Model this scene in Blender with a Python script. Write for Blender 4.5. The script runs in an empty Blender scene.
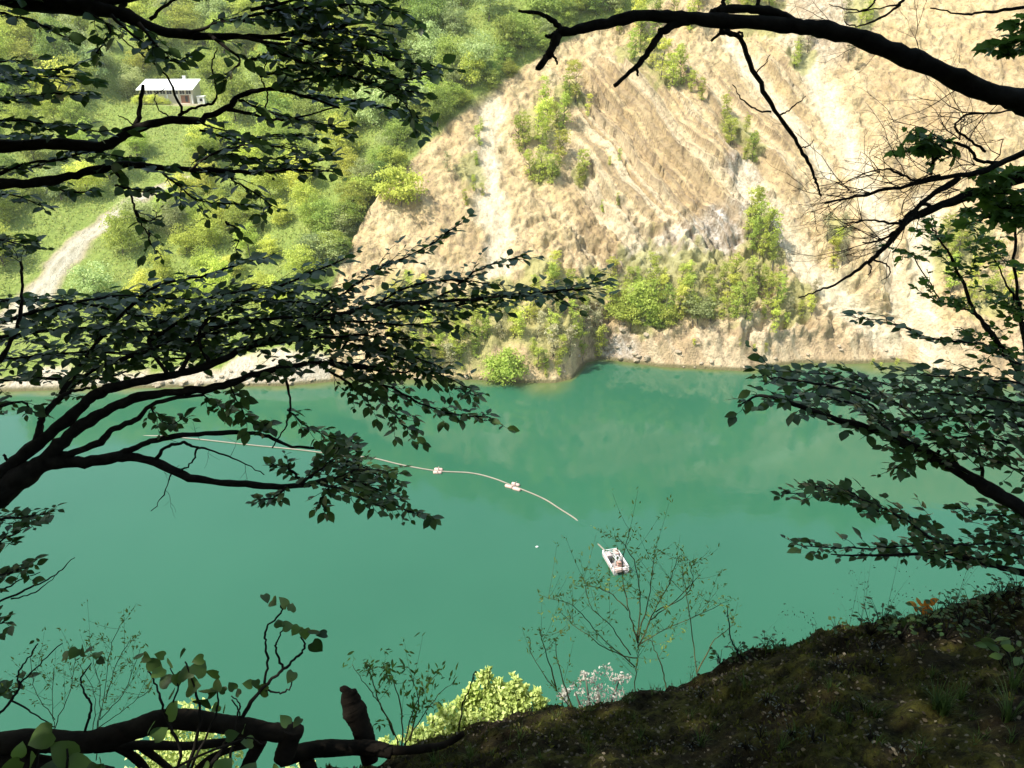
import bpy, math, random
import numpy as np
from mathutils import Vector
from mathutils.bvhtree import BVHTree
R = math.radians
rng = np.random.default_rng(11)
scene = bpy.context.scene
COL = scene.collection

# ------------------------------------------------------------------ camera, sky, sun, exposure
CAM = np.array([0.0, 0.0, 60.0]); PITCH = R(24.0); F = 780.0
cd = bpy.data.cameras.new('camera'); cam = bpy.data.objects.new('camera', cd); COL.objects.link(cam)
cam.location = CAM; cam.rotation_euler = (R(90) - PITCH, 0, 0)
cd.sensor_width = 36.0; cd.lens = 36.0 * F / 1024.0; cd.clip_start = 0.05; cd.clip_end = 5000
scene.camera = cam
SUN = np.array([-0.50, -0.24, 0.81]); SUN /= np.linalg.norm(SUN)      # towards the sun
w = bpy.data.worlds.new('World'); scene.world = w; w.use_nodes = True
nt = w.node_tree; nt.nodes.clear()
sky = nt.nodes.new('ShaderNodeTexSky'); sky.sky_type = 'NISHITA'; sky.sun_disc = False
sky.sun_elevation = math.asin(SUN[2]); sky.sun_rotation = math.atan2(SUN[0], SUN[1])
sky.air_density = 2.2; sky.dust_density = 1.5; sky.ozone_density = 1.0
bg = nt.nodes.new('ShaderNodeBackground'); bg.inputs[1].default_value = 0.15
wo = nt.nodes.new('ShaderNodeOutputWorld')
nt.links.new(sky.outputs[0], bg.inputs[0]); nt.links.new(bg.outputs[0], wo.inputs[0])
sl = bpy.data.lights.new('sun', 'SUN'); sl.energy = 4.6; sl.angle = R(0.53); sl.color = (1.0, 0.955, 0.87)
so = bpy.data.objects.new('sun', sl); COL.objects.link(so)
so.rotation_euler = Vector(-SUN).to_track_quat('-Z', 'Y').to_euler(); so.location = (-40, -30, 120)
vs = scene.view_settings; vs.view_transform = 'Standard'; vs.look = 'None'; vs.exposure = 0.95; vs.gamma = 1.0
vs.use_curve_mapping = False
scene.render.engine = 'CYCLES'
cy = scene.cycles; cy.max_bounces = 6; cy.diffuse_bounces = 3; cy.glossy_bounces = 3; cy.transmission_bounces = 4
cy.sample_clamp_indirect = 6.0; cy.use_denoising = True; cy.caustics_reflective = False; cy.caustics_refractive = False

# ------------------------------------------------------------------ helpers
RGT = np.array([1.0, 0, 0]); FWD = np.array([0, math.cos(PITCH), -math.sin(PITCH)]); UPV = np.array([0, math.sin(PITCH), math.cos(PITCH)])
def ray(px, py): return RGT * ((px - 512) / F) + UPV * ((384 - py) / F) + FWD
def P(px, py, d): return CAM + ray(px, py) * d
def Z0(px, py, z=0.0):
    r = ray(px, py); return CAM + r * ((z - CAM[2]) / r[2])
def proj(p):
    q = np.asarray(p) - CAM; d = q @ FWD
    return 512 + F * (q @ RGT) / d, 384 - F * (q @ UPV) / d
_perm = np.random.default_rng(5).permutation(256); _perm = np.concatenate([_perm, _perm, _perm])
_ga = np.random.default_rng(6).random(256) * 2 * np.pi; _gx, _gy = np.cos(_ga), np.sin(_ga)
def perlin(x, y):
    x = np.asarray(x, float); y = np.asarray(y, float)
    xi = np.floor(x).astype(int); yi = np.floor(y).astype(int); xf = x - xi; yf = y - yi
    u = xf**3 * (xf * (xf * 6 - 15) + 10); v = yf**3 * (yf * (yf * 6 - 15) + 10)
    def g(ix, iy, dx, dy):
        h = _perm[_perm[ix & 255] + (iy & 255)]; return _gx[h] * dx + _gy[h] * dy
    a = g(xi, yi, xf, yf); b = g(xi + 1, yi, xf - 1, yf); c = g(xi, yi + 1, xf, yf - 1); d = g(xi + 1, yi + 1, xf - 1, yf - 1)
    return (a + u * (b - a) + v * ((c + u * (d - c)) - (a + u * (b - a)))) * 1.5
def fbm(x, y, o=4, g=0.5):
    s = 0; a = 1.0; f = 1.0
    for i in range(o): s = s + a * perlin(x * f + 17.3 * i, y * f - 9.1 * i); a *= g; f *= 2.03
    return s
def sstep(a, b, x):
    t = np.clip((x - a) / (b - a), 0, 1); return t * t * (3 - 2 * t)
def pldist(px, py, pts):
    best = np.full(np.shape(px), 1e9)
    for (x0, y0), (x1, y1) in zip(pts[:-1], pts[1:]):
        dx, dy = x1 - x0, y1 - y0
        t = np.clip(((px - x0) * dx + (py - y0) * dy) / (dx * dx + dy * dy + 1e-9), 0, 1)
        best = np.minimum(best, np.hypot(px - x0 - t * dx, py - y0 - t * dy))
    return best

def tag(o, label=None, cat=None, group=None, kind=None):
    for k, v in (('label', label), ('category', cat), ('group', group), ('kind', kind)):
        if v: o[k] = v
    return o
def empty(name, loc, label, cat, group=None):
    o = bpy.data.objects.new(name, None); COL.objects.link(o); o.location = loc; o.empty_display_size = 0.3
    return tag(o, label, cat, group)
def mesh_data(name, verts, faces, mats, attrs=None, smooth=True, mi=None):
    """faces: list of (n,k) index arrays"""
    me = bpy.data.meshes.new(name); verts = np.asarray(verts, np.float32)
    faces = [np.asarray(f, np.int32) for f in faces if len(f)]
    me.vertices.add(len(verts)); me.vertices.foreach_set('co', verts.ravel())
    nl = sum(f.size for f in faces); npol = sum(len(f) for f in faces)
    me.loops.add(nl); me.polygons.add(npol)
    me.loops.foreach_set('vertex_index', np.concatenate([f.ravel() for f in faces]))
    tot = np.concatenate([np.full(len(f), f.shape[1], np.int32) for f in faces])
    me.polygons.foreach_set('loop_start', np.concatenate([[0], np.cumsum(tot)[:-1]]).astype(np.int32))
    me.polygons.foreach_set('loop_total', tot)
    if mi is not None: me.polygons.foreach_set('material_index', np.asarray(mi, np.int32))
    me.polygons.foreach_set('use_smooth', np.full(npol, smooth))
    for m in (mats if isinstance(mats, (list, tuple)) else [mats]): me.materials.append(m)
    for k, v in (attrs or {}).items():
        a = me.attributes.new(k, 'FLOAT', 'POINT'); a.data.foreach_set('value', np.asarray(v, np.float32))
    me.update(calc_edges=True); me.validate()
    return me
def link(name, me, parent=None, loc=None):
    o = bpy.data.objects.new(name, me); COL.objects.link(o)
    if parent is not None: o.parent = parent
    if loc is not None: o.location = loc
    return o

class MB:
    """collects tubes, boxes, leaves; build() links them as one mesh"""
    def __init__(s): s.v = []; s.f = {3: [], 4: []}; s.n = 0; s.t = []
    def add(s, v, fs, tint=0.5):
        v = np.asarray(v, float)
        for f in fs:
            f = np.asarray(f, int)
            if f.size: s.f[f.shape[1]].append(f + s.n)
        s.v.append(v); s.n += len(v); s.t.append(np.broadcast_to(np.asarray(tint, float), (len(v),)))
    def build(s, name, mat, parent=None, smooth=True, attr='tint'):
        v = np.concatenate(s.v)
        if parent is not None: v = v - np.array(parent_world(parent))
        fs = [np.concatenate(s.f[k]) for k in (3, 4) if s.f[k]]
        return link(name, mesh_data(name, v, fs, mat, {attr: np.concatenate(s.t)}, smooth), parent)
    def box(s, c, size, rz=0.0, tint=0.5, tilt=None):
        x, y, z = np.array(size) / 2.0
        v = np.array([[a * x, b * y, d * z] for a in (-1, 1) for b in (-1, 1) for d in (-1, 1)], float)
        if tilt is not None: v = v @ np.asarray(tilt).T
        ca, sa = math.cos(rz), math.sin(rz)
        v = v @ np.array([[ca, -sa, 0], [sa, ca, 0], [0, 0, 1]]).T + np.array(c)
        s.add(v, [[[0, 1, 3, 2], [4, 6, 7, 5], [0, 4, 5, 1], [2, 3, 7, 6], [0, 2, 6, 4], [1, 5, 7, 3]]], tint)
    def tube(s, pts, r, n=7, wob=0.0, cap=True, tint=0.5):
        pts = np.asarray(pts, float); r = np.broadcast_to(np.asarray(r, float), (len(pts),))
        tg = np.gradient(pts, axis=0); tg /= np.linalg.norm(tg, axis=1)[:, None] + 1e-12
        ref = np.array([0, 0, 1.0]) if abs(tg[:, 2]).mean() < 0.8 else np.array([1.0, 0, 0])
        a = np.cross(tg, ref); a /= np.linalg.norm(a, axis=1)[:, None] + 1e-12; b = np.cross(tg, a)
        th = np.arange(n) / n * 2 * np.pi
        ring = a[:, None, :] * np.cos(th)[None, :, None] + b[:, None, :] * np.sin(th)[None, :, None]
        rr = r[:, None] * (1 + (wob * rng.normal(size=(len(pts), n)) if wob else 0))
        v = (pts[:, None, :] + ring * rr[..., None]).reshape(-1, 3)
        i = np.arange(len(pts) - 1)[:, None] * n; j = np.arange(n)[None, :]; k = (j + 1) % n
        q = np.stack([i + j, i + k, i + n + k, i + n + j], -1).reshape(-1, 4)
        fs = [q]
        if cap:
            v = np.concatenate([v, pts[[0, -1]]]); m = len(v)
            jj = np.arange(n); kk = (jj + 1) % n; L = (len(pts) - 1) * n
            fs.append(np.concatenate([np.stack([kk, jj, np.full(n, m - 2)], -1), np.stack([L + jj, L + kk, np.full(n, m - 1)], -1)]))
        s.add(v, fs, tint)
def parent_world(p):
    q = Vector((0, 0, 0))
    while p is not None: q = q + p.location; p = p.parent
    return q
def smooth(pts, per=6):
    pts = np.asarray(pts, float)
    if len(pts) < 3: 
        t = np.linspace(0, 1, per + 1)[:, None]; return pts[0] * (1 - t) + pts[-1] * t
    p = np.concatenate([[2 * pts[0] - pts[1]], pts, [2 * pts[-1] - pts[-2]]]); out = []
    for i in range(1, len(p) - 2):
        t = np.linspace(0, 1, per, endpoint=False)[:, None]
        a, b, c, d = p[i - 1], p[i], p[i + 1], p[i + 2]
        out.append(0.5 * (2 * b + (c - a) * t + (2 * a - 5 * b + 4 * c - d) * t**2 + (3 * b - a - 3 * c + d) * t**3))
    return np.concatenate(out + [pts[-1:]])
def unit(v): v = np.asarray(v, float); return v / (np.linalg.norm(v, axis=-1, keepdims=True) + 1e-12)

# leaf templates: x along the blade, y across, z up
def heart():
    st = np.array([0, .12, .3, .5, .7, .87, 1.0]); hw = np.array([.30, .47, .52, .44, .29, .12]); m = len(st)
    v = [(t, 0, -.22 * t * t) for t in st] + [(a, b, .10 * b - .22 * max(a, 0)**2) for a, b in zip((-.10, .06, .28, .5, .71, .87), hw)] + [(a, -b, .10 * b - .22 * max(a, 0)**2) for a, b in zip((-.10, .06, .28, .5, .71, .87), hw)]
    quad = [(i, i + 1, m + i + 1, m + i) for i in range(5)] + [(i + 1, i, m + 6 + i, m + 7 + i) for i in range(5)]
    return np.array(v, float), np.array([(5, 6, m + 5), (6, 5, m + 11)]), np.array(quad)
def leaf_template(hw, fold=0.18, curl=0.12):
    st = np.linspace(0, 1, 5); hw = [0] + list(hw) + [0]
    v = [(t, 0, -curl * t * t) for t in st] + [(st[i] - 0.04, hw[i], fold * hw[i] - curl * st[i]**2) for i in (1, 2, 3)] + [(st[i] - 0.04, -hw[i], fold * hw[i] - curl * st[i]**2) for i in (1, 2, 3)]
    tri = [(0, 1, 5), (3, 4, 7), (1, 0, 8), (4, 3, 10)]
    quad = [(1, 2, 6, 5), (2, 3, 7, 6), (2, 1, 8, 9), (3, 2, 9, 10)]
    return np.array(v, float), np.array(tri), np.array(quad)
OVATE = leaf_template((.23, .31, .22)); ROUND = heart(); NARROW = leaf_template((.13, .16, .11))
def _lobed():
    v = [(0, 0, 0), (.55, 0, .0), (1, 0, -.12)]
    for sgn in (1, -1): v += [(.72, .19 * sgn, .02), (.70, .40 * sgn, -.03), (.47, .30 * sgn, .03), (.28, .50 * sgn, -.02), (.04, .26 * sgn, .02)]
    tri = []
    for a in (3, 8):
        f = [(1, 2, a), (1, a, a + 1), (1, a + 1, a + 2), (1, a + 2, a + 3), (1, a + 3, a + 4), (0, 1, a + 4)]
        tri += f if a == 3 else [(x[1], x[0], x[2]) for x in f]
    return np.array(v, float), np.array(tri), np.zeros((0, 4), int)
LOBED = _lobed()
DIAMOND = (np.array([(0, 0, 0), (.5, .3, .05), (1, 0, -.05), (.5, -.3, .05)], float), np.zeros((0, 3), int), np.array([(0, 1, 2, 3)]))
def add_leaves(mb, pos, d, nrm, size, tpl, tint):
    pos = np.asarray(pos, float); d = unit(d); y = unit(np.cross(nrm, d)); z = np.cross(d, y)
    T, tri, quad = tpl; size = np.broadcast_to(size, (len(pos),))[:, None, None]
    v = pos[:, None, :] + size * (d[:, None, :] * T[None, :, :1] + y[:, None, :] * T[None, :, 1:2] + z[:, None, :] * T[None, :, 2:3])
    off = (np.arange(len(pos)) * len(T))[:, None, None]
    mb.add(v.reshape(-1, 3), [(off + tri[None]).reshape(-1, 3), (off + quad[None]).reshape(-1, 4)], np.repeat(tint, len(T)))

# ------------------------------------------------------------------ materials
class NT:
    def __init__(s, name, rough=0.8, spec=0.3):
        s.m = bpy.data.materials.new(name); s.m.use_nodes = True; s.t = s.m.node_tree; s.b = s.t.nodes['Principled BSDF']
        s.b.inputs['Roughness'].default_value = rough; s.b.inputs['Specular IOR Level'].default_value = spec
    def n(s, typ, **kw):
        x = s.t.nodes.new(typ)
        for k, v in kw.items(): setattr(x, k, v)
        return x
    def l(s, a, b): s.t.links.new(a, b)
    def attr(s, name): return s.n('ShaderNodeAttribute', attribute_name=name).outputs['Fac']
    def noise(s, scale, detail=4, rough=0.6, vec=None, stretch=None):
        x = s.n('ShaderNodeTexNoise'); x.inputs['Scale'].default_value = scale; x.inputs['Detail'].default_value = detail; x.inputs['Roughness'].default_value = rough
        if vec is None: vec = s.n('ShaderNodeTexCoord').outputs['Object']
        if stretch:
            mp = s.n('ShaderNodeMapping'); mp.inputs['Scale'].default_value = stretch[:3]
            if len(stretch) > 3: mp.inputs['Rotation'].default_value = stretch[3]
            s.l(vec, mp.inputs['Vector']); vec = mp.outputs[0]
        s.l(vec, x.inputs['Vector']); return x.outputs['Fac']
    def ramp(s, fac, stops):
        x = s.n('ShaderNodeValToRGB'); e = x.color_ramp.elements
        while len(e) < len(stops): e.new(0.5)
        for q, (p, c) in zip(e, stops): q.position = p; q.color = (*c, 1) if not np.isscalar(c) else (c, c, c, 1)
        s.l(fac, x.inputs[0]); return x.outputs[0]
    def mix(s, fac, a, b, mode='MIX'):
        x = s.n('ShaderNodeMix', data_type='RGBA', blend_type=mode)
        for sock, val in ((x.inputs[0], fac), (x.inputs[6], a), (x.inputs[7], b)):
            if isinstance(val, (int, float)): sock.default_value = val
            elif isinstance(val, tuple): sock.default_value = (*val, 1)
            else: s.l(val, sock)
        return x.outputs[2]
    def math(s, op, a, b=0.0):
        x = s.n('ShaderNodeMath', operation=op)
        for i, v in enumerate((a, b)):
            if isinstance(v, (int, float)): x.inputs[i].default_value = v
            else: s.l(v, x.inputs[i])
        return x.outputs[0]
    def color(s, c):
        if isinstance(c, tuple): s.b.inputs['Base Color'].default_value = (*c, 1)
        else: s.l(c, s.b.inputs['Base Color'])
    def bump(s, h, strength=0.5, dist=0.1):
        x = s.n('ShaderNodeBump'); x.inputs['Strength'].default_value = strength; x.inputs['Distance'].default_value = dist
        s.l(h, x.inputs['Height']); s.l(x.outputs[0], s.b.inputs['Normal'])
def plain(name, c, rough=0.7, spec=0.3, var=0.25, scale=6.0, metal=0.0, bump=0.0):
    k = NT(name, rough, spec); n = k.noise(scale, 5)
    k.color(k.ramp(n, [(0.3, tuple(x * (1 - var) for x in c)), (0.7, tuple(min(1, x * (1 + var)) for x in c))]))
    k.b.inputs['Metallic'].default_value = metal
    if bump: k.bump(n, 0.6, bump)
    return k.m
def leafmat(name, dark, light, rough=0.45, spec=0.5, transl=0.35, instvar=False, tcol=None):
    k = NT(name, rough, spec); t = k.attr('tint'); c = k.ramp(t, [(0.0, dark), (1.0, light)])
    if instvar:
        oi = k.n('ShaderNodeObjectInfo').outputs['Random']
        hs = k.n('ShaderNodeHueSaturation'); k.l(c, hs.inputs['Color'])
        k.l(k.math('ADD', k.math('MULTIPLY', oi, 0.035), 0.482), hs.inputs['Hue'])
        k.l(k.math('ADD', k.math('MULTIPLY', k.math('FRACT', k.math('MULTIPLY', oi, 7.31)), 0.6), 0.72), hs.inputs['Value'])
        c = hs.outputs[0]
    k.color(c)
    tr = k.n('ShaderNodeBsdfTranslucent'); ms = k.n('ShaderNodeMixShader'); ms.inputs[0].default_value = transl
    k.l(k.mix(0.5, c, tcol, 'MIX') if tcol else c, tr.inputs[0])
    out = [x for x in k.t.nodes if x.type == 'OUTPUT_MATERIAL'][0]
    k.l(k.b.outputs[0], ms.inputs[1]); k.l(tr.outputs[0], ms.inputs[2]); k.l(ms.outputs[0], out.inputs[0])
    return k.m
# ------------------------------------------------------------------ far side of the lake: terrain
SHORE_PX = [(-260, 418), (0, 392), (100, 389), (200, 387), (290, 386), (350, 380), (480, 380), (520, 383), (555, 383), (572, 379), (586, 363), (600, 359), (625, 362), (660, 367), (740, 371),
            (800, 363), (850, 364), (905, 362), (940, 377), (1000, 386), (1080, 392), (1300, 400)]
_sh = np.array([Z0(a, b) for a, b in SHORE_PX]); _shx = np.concatenate([[-700], _sh[:, 0], [700]]); _shy = np.concatenate([[110], _sh[:, 1], [120]])
def Ys(x): return np.interp(x, _shx, _shy)
_fx = np.arange(-700, 701, 1.0); _w = np.exp(-0.5 * (np.arange(-110, 111) / 34.0)**2); _fy = np.convolve(np.pad(Ys(_fx), 110, mode='edge'), _w / _w.sum(), 'valid')
def Ysm(x): return np.interp(x, _fx, _fy)
HOUSE = np.array([-94.5, 230.0]); HZ = 43.2
def zbase(x, y):
    s = y - Ys(x); s0 = np.maximum(s + (Ys(x) - Ysm(x)) * sstep(0.5, 16, s), 0)
    right = sstep(-78, -8, x - 0.25 * s0 + 8)
    zl = 0.50 * s0 - 0.00035 * s0**2; zr = 0.97 * s0 - 0.0006 * s0**2
    zr = np.where(s0 < 14, zr + 1.2 * sstep(0, 4, s0) * (1 - sstep(6, 14, s0)), zr)
    cap = 92 + 6 * perlin(x / 60.0, y / 60.0)
    zr = -np.logaddexp(-zr / 6.0, -(cap + 0.12 * s0 - 12) / 6.0) * 6.0 + 0.0
    z = zl * (1 - right) + zr * right
    z = np.where(s > 0, np.maximum(z, 0) + 0.9 * sstep(0, 2.5, s0) , np.maximum(0.55 * s, -9.0))
    d = np.hypot((x - HOUSE[0]) * 0.75, y - HOUSE[1] - 1); k = 1 - sstep(10, 20, d)
    return z * (1 - k) + HZ * k
BOUND = np.array([(330, 290), (345, 255), (370, 213), (420, 150), (470, 106), (540, 57), (590, 27), (640, 8), (720, -14), (860, -40), (2000, -120)], float)
ROAD = [(10, 318), (45, 288), (62, 262), (85, 238), (112, 217), (140, 198), (165, 186), (185, 176)]
def quarry_of(px, py): return sstep(-6, 6, py - np.interp(px, BOUND[:, 0], BOUND[:, 1], left=1e4)) 
def axis(lo, hi, segs):
    out = []
    for a, b, st in segs: out.append(np.arange(a, b, st))
    return np.concatenate([np.array(lo, float)] + out + [np.array(hi, float)])
gx = axis([-600, -480, -380, -300, -250, -220], [170, 190, 220, 260, 320, 400, 500, 600], [(-200, -42, 1.0), (-42, 118, 0.29), (118, 160, 1.5)])
s_ax = axis([-40, -25, -15, -8, -4], [240, 270, 310, 360, 420, 500], [(-2, 86, 0.29), (86, 225, 1.5)])
GX, GS = np.meshgrid(gx, s_ax); GYv = Ys(GX) + GS + (Ysm(GX) - Ys(GX)) * sstep(0.5, 16, GS); GZ = zbase(GX, GYv)
pxg, pyg = proj(np.stack([GX, GYv, GZ], -1)); pyg = np.where(GS < 250, pyg, -200)
QC = np.where(GX > 120, 1.0, quarry_of(pxg, pyg)); Q = quarry_of(pxg, pyg) * sstep(0.5, 3, GS)
Q = np.where(GX > 120, sstep(0.5, 3, GS) * (1 - sstep(70, 80, GS)), Q)
SL = GS * 1.4
along = GX * 0.5 - SL * 0.866; perp = GX * 0.866 + SL * 0.5
warp = fbm(GX / 14, SL / 14, 4)
# ribs and gullies running down the face, bedding planes in the middle, broken rock low down
ribs = 2.4 * perlin(perp / 20.0 + 0.35 * warp, along / 70.0 + 4) + 1.5 * fbm(perp / 8.0 + 3, along / 30.0, 3)
smask = sstep(555, 600, pxg) * (1 - sstep(770, 830, pxg)) * sstep(40, 90, pyg) * (1 - sstep(265, 310, pyg))
sm_r = sstep(700, 760, pxg) * sstep(-10, 40, pyg) * 0.6 * sstep(-0.1, 0.35, perlin(GX / 11 + 3, SL / 26))
ph = perp + 1.6 * fbm(GX / 24, SL / 24, 2) + 0.28 * fbm(GX / 4, SL / 4, 3)
lg = np.random.default_rng(21); lb = np.cumsum(np.concatenate([[-140], lg.choice([0.5, 0.8, 1.1, 1.5, 2.0], 300, p=[.16, .26, .26, .22, .10]) * lg.uniform(.8, 1.25, 300)]))
li = np.clip(np.searchsorted(lb, ph) - 1, 0, 299); lf = (ph - lb[li]) / (lb[li + 1] - lb[li]); lh = lg.uniform(-1, 1, 301); lt = lg.random(301)
blk = perlin(li * 7.31, along / 15.0) + 0.35 * perlin(li * 3.17 + 40, along / 3.5)
strata = (1.3 * lh[li] + 0.6 * blk + 0.6 * (1 - lf)) * (0.75 + 0.5 * sstep(-.3, .3, perlin(perp / 13, along / 22)))
seam = (1 - sstep(0.05, 0.42, (ph - lb[li]))) * sstep(-.5, .1, blk + lh[li] * .6)
low = sstep(190, 240, pyg) * sstep(500, 560, pxg) * (1 - sstep(330, 345, pyg))
rid = 1 - np.abs(fbm(GX / 4.5 + 9, SL / 4.5, 4)) * 2
gul = np.abs(perlin(GX / 5.5 + 0.7 * warp, SL / 40.0 + 8)) 
H = ribs * sstep(3, 25, GS) + strata * np.clip(smask + sm_r * 0.5, 0, 1) + (0.75 * rid * (0.5 + 1.2 * low) + 0.9 * gul + 0.5 * fbm(GX / 2.2, SL / 2.2, 3) + 0.18 * perlin(GX * 1.6, SL * 1.6)) * (1 - 0.62 * smask * (1 - low))
chutes = [([(492, 105), (484, 150), (492, 200), (500, 262)], 15), ([(742, 178), (775, 225), (812, 275), (860, 318), (890, 345)], 15), ([(800, 55), (845, 130), (880, 210), (905, 335)], 13),
          ([(930, 200), (920, 300), (930, 370)], 14), ([(730, 40), (770, 90), (830, 170)], 9)]
chute = np.zeros_like(GX); jx = 7 * fbm(GX / 5, SL / 5, 3)
for pl, wd in chutes: chute = np.maximum(chute, 1 - sstep(wd * 0.45, wd * 1.35, pldist(pxg + jx, pyg + jx * 0.5, pl)))
H = H * (1 - 0.62 * chute) - 0.9 * chute
lowcliff = sstep(318, 335, pyg) * sstep(560, 600, pxg)
H = H + lowcliff * (0.7 * (1 - 2.2 * np.abs(fbm(perp / 3.4 + 0.4 * warp, along / 8.0, 3))) + 1.0 * fbm(GX / 4, SL / 4, 3))
H = H * Q + (1 - Q) * 0.8 * fbm(GX / 9, GS / 9, 4) * sstep(1, 8, GS) * (np.hypot(GX - HOUSE[0], GYv - HOUSE[1]) > 16)
H = np.where(GS < 1.2, H * 0.15, H)
nx, ny, nz = 0.0, -0.55, 0.83
VX, VY, VZ = GX, GYv + ny * H * Q, GZ + (nz * Q + (1 - Q)) * H
far = (GX < -210) | (GX > 165) | (GS > 230)
# surface cover masks (what grows or lies where)
grn = np.zeros_like(GX)
for x, y, r in [(545, 120, 26), (570, 95, 18), (545, 165, 18), (580, 170, 10), (640, 55, 28), (665, 75, 22), (735, 130, 18), (752, 150, 13), (757, 220, 17), (760, 255, 26), (650, 290, 52), (600, 285, 28),
                (700, 280, 40), (730, 290, 40), (540, 330, 36), (470, 330, 44), (500, 310, 40), (560, 330, 26), (430, 320, 34), (795, 305, 26), (838, 235, 16), (470, 170, 18), (800, 60, 16), (860, 20, 22), (960, 250, 36), (990, 300, 30), (545, 280, 30), (400, 300, 30), (760, 15, 30)]:
    grn = np.maximum(grn, 1 - sstep(0.55, 1.25, np.hypot(pxg - x, (pyg - y)) / r + 0.3 * fbm(GX / 3.0, SL / 3.0, 3)))
road = 1 - sstep(0.6, 1.15, (pldist(pxg + jx * 0.5, pyg, ROAD)) / np.interp(pyg, [180, 240, 300], [4.3, 9.5, 15]))
pad = np.hypot((GX - HOUSE[0] - 8) * 0.5, GYv - HOUSE[1] + 6.5); road = np.maximum(road, (1 - sstep(2.0, 4.5, pad)) * 0.7)
rut = (1 - sstep(0.12, 0.3, np.abs(pldist(pxg + jx * 0.3, pyg, ROAD) / np.interp(pyg, [180, 240, 300], [4.3, 9.5, 15]) - 0.33))) * road
sand = (1 - sstep(1.8, 4.0, GS + 2.5 * fbm(GX / 7, GS / 7, 3))) * (1 - QC)
veg = np.clip((1 - QC) * (1 - road) * (1 - sand), 0, 1)
orange = np.zeros_like(GX)
for x, y, r in [(625, 225, 42), (660, 232, 28), (890, 70, 36), (920, 130, 30), (600, 110, 40), (650, 160, 40), (985, 60, 40), (425, 215, 35), (455, 245, 30), (640, 300, 30), (440, 130, 22), (690, 200, 26)]:
    orange = np.maximum(orange, 1 - sstep(0.4, 1.2, np.hypot(pxg - x, pyg - y) / r + 0.35 * warp))
grey = np.maximum(1 - sstep(0.5, 1.2, np.abs(pyg - 248 + (pxg - 690) * 0.35) / 26 + np.maximum(0, np.abs(pxg - 680) / 85 - 0.6) + 0.4 * warp), 1 - sstep(8, 20, pldist(pxg, pyg, [(735, 165), (752, 200), (770, 235)]) + 6 * warp))
grey = np.maximum(grey, 1 - sstep(10, 34, np.hypot(pxg - 620, (pyg - 350) * 1.4) + 8 * warp)); grey = np.maximum(grey, 0.6 * (1 - sstep(20, 60, np.hypot(pxg - 820, pyg - 20) + 10 * warp)))
pink = sstep(322, 340, pyg) * QC * sstep(560, 600, pxg)
wet = 1 - sstep(0.25, 0.9, VZ)
k = NT('hillside_soil_and_rock', 0.9, 0.2)
sv = k.n('ShaderNodeCombineXYZ'); k.l(k.attr('perp'), sv.inputs[0]); k.l(k.attr('along'), sv.inputs[1])
crack = k.noise(1.0, 7, 0.72, sv.outputs[0], (0.8, 0.42, 1.0))
n1 = k.noise(0.16, 6, 0.62); n2 = k.noise(1.3, 6, 0.7); n3 = k.noise(0.55, 5, 0.65, stretch=(1.0, 0.35, 0.35, (0, R(-28), 0)))
rock = k.ramp(n1, [(0.30, (0.42, 0.31, 0.15)), (0.5, (0.575, 0.435, 0.225)), (0.72, (0.64, 0.53, 0.32))])
rock = k.mix(k.math('MULTIPLY', k.attr('orange'), 0.5), rock, (0.45, 0.31, 0.145))
rock = k.mix(k.math('MULTIPLY', k.attr('pink'), 0.6), rock, (0.58, 0.42, 0.265))
rock = k.mix(k.math('MULTIPLY', k.attr('grey'), 0.8), rock, k.ramp(n2, [(0.35, (0.28, 0.26, 0.24)), (0.62, (0.60, 0.575, 0.53))]))
rock = k.mix(k.math('MULTIPLY', k.attr('chute'), 0.8), rock, (0.70, 0.615, 0.44))
rock = k.mix(k.ramp(n3, [(0.40, 0.0), (0.62, 0.45)]), rock, (0.29, 0.20, 0.115))
rock = k.mix(k.math('MULTIPLY', k.attr('strat'), k.math('MULTIPLY', k.attr('seam'), 1.0)), rock, (0.20, 0.145, 0.085))
rock = k.mix(k.math('MULTIPLY', k.attr('strat'), k.ramp(k.attr('lay'), [(0.0, 0.7), (0.42, 0.0)])), rock, (0.31, 0.225, 0.12))
rock = k.mix(k.math('MULTIPLY', k.attr('strat'), k.ramp(k.attr('lay'), [(0.6, 0.0), (0.95, 0.6)])), rock, (0.66, 0.56, 0.38))
rock = k.mix(k.math('MULTIPLY', k.ramp(crack, [(0.37, 0.85), (0.46, 0.0)]), k.math('SUBTRACT', 1.0, k.math('MULTIPLY', k.attr('chute'), 0.75))), rock, (0.20, 0.145, 0.085))
rock = k.mix(k.ramp(n2, [(0.36, 0.55), (0.5, 0.0)]), rock, (0.25, 0.185, 0.12))
green = k.ramp(n2, [(0.3, (0.12, 0.165, 0.03)), (0.55, (0.21, 0.27, 0.055)), (0.75, (0.30, 0.32, 0.11))])
gm = k.math('MULTIPLY', k.attr('veg'), k.ramp(n1, [(0.1, 0.75), (0.5, 1.0)]))
c = k.mix(k.ramp(k.math('ADD', k.math('MULTIPLY', k.attr('grn'), 0.75), k.math('MULTIPLY', n2, 0.4)), [(0.50, 0.0), (0.85, 0.75)]), rock, (0.30, 0.29, 0.10))
c = k.mix(gm, c, green)
c = k.mix(k.attr('road'), c, k.ramp(n2, [(0.3, (0.25, 0.22, 0.14)), (0.7, (0.42, 0.37, 0.27))]))
c = k.mix(k.math('MULTIPLY', k.attr('rut'), 0.7), c, (0.55, 0.50, 0.38))
c = k.mix(k.attr('sand'), c, k.ramp(n2, [(0.3, (0.38, 0.31, 0.21)), (0.7, (0.64, 0.57, 0.45))]))
c = k.mix(k.attr('wet'), c, (0.13, 0.115, 0.05))
k.color(c); k.bump(k.math('ADD', k.math('ADD', n2, crack), k.math('MULTIPLY', n3, 0.8)), 1.0, 0.65)
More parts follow.
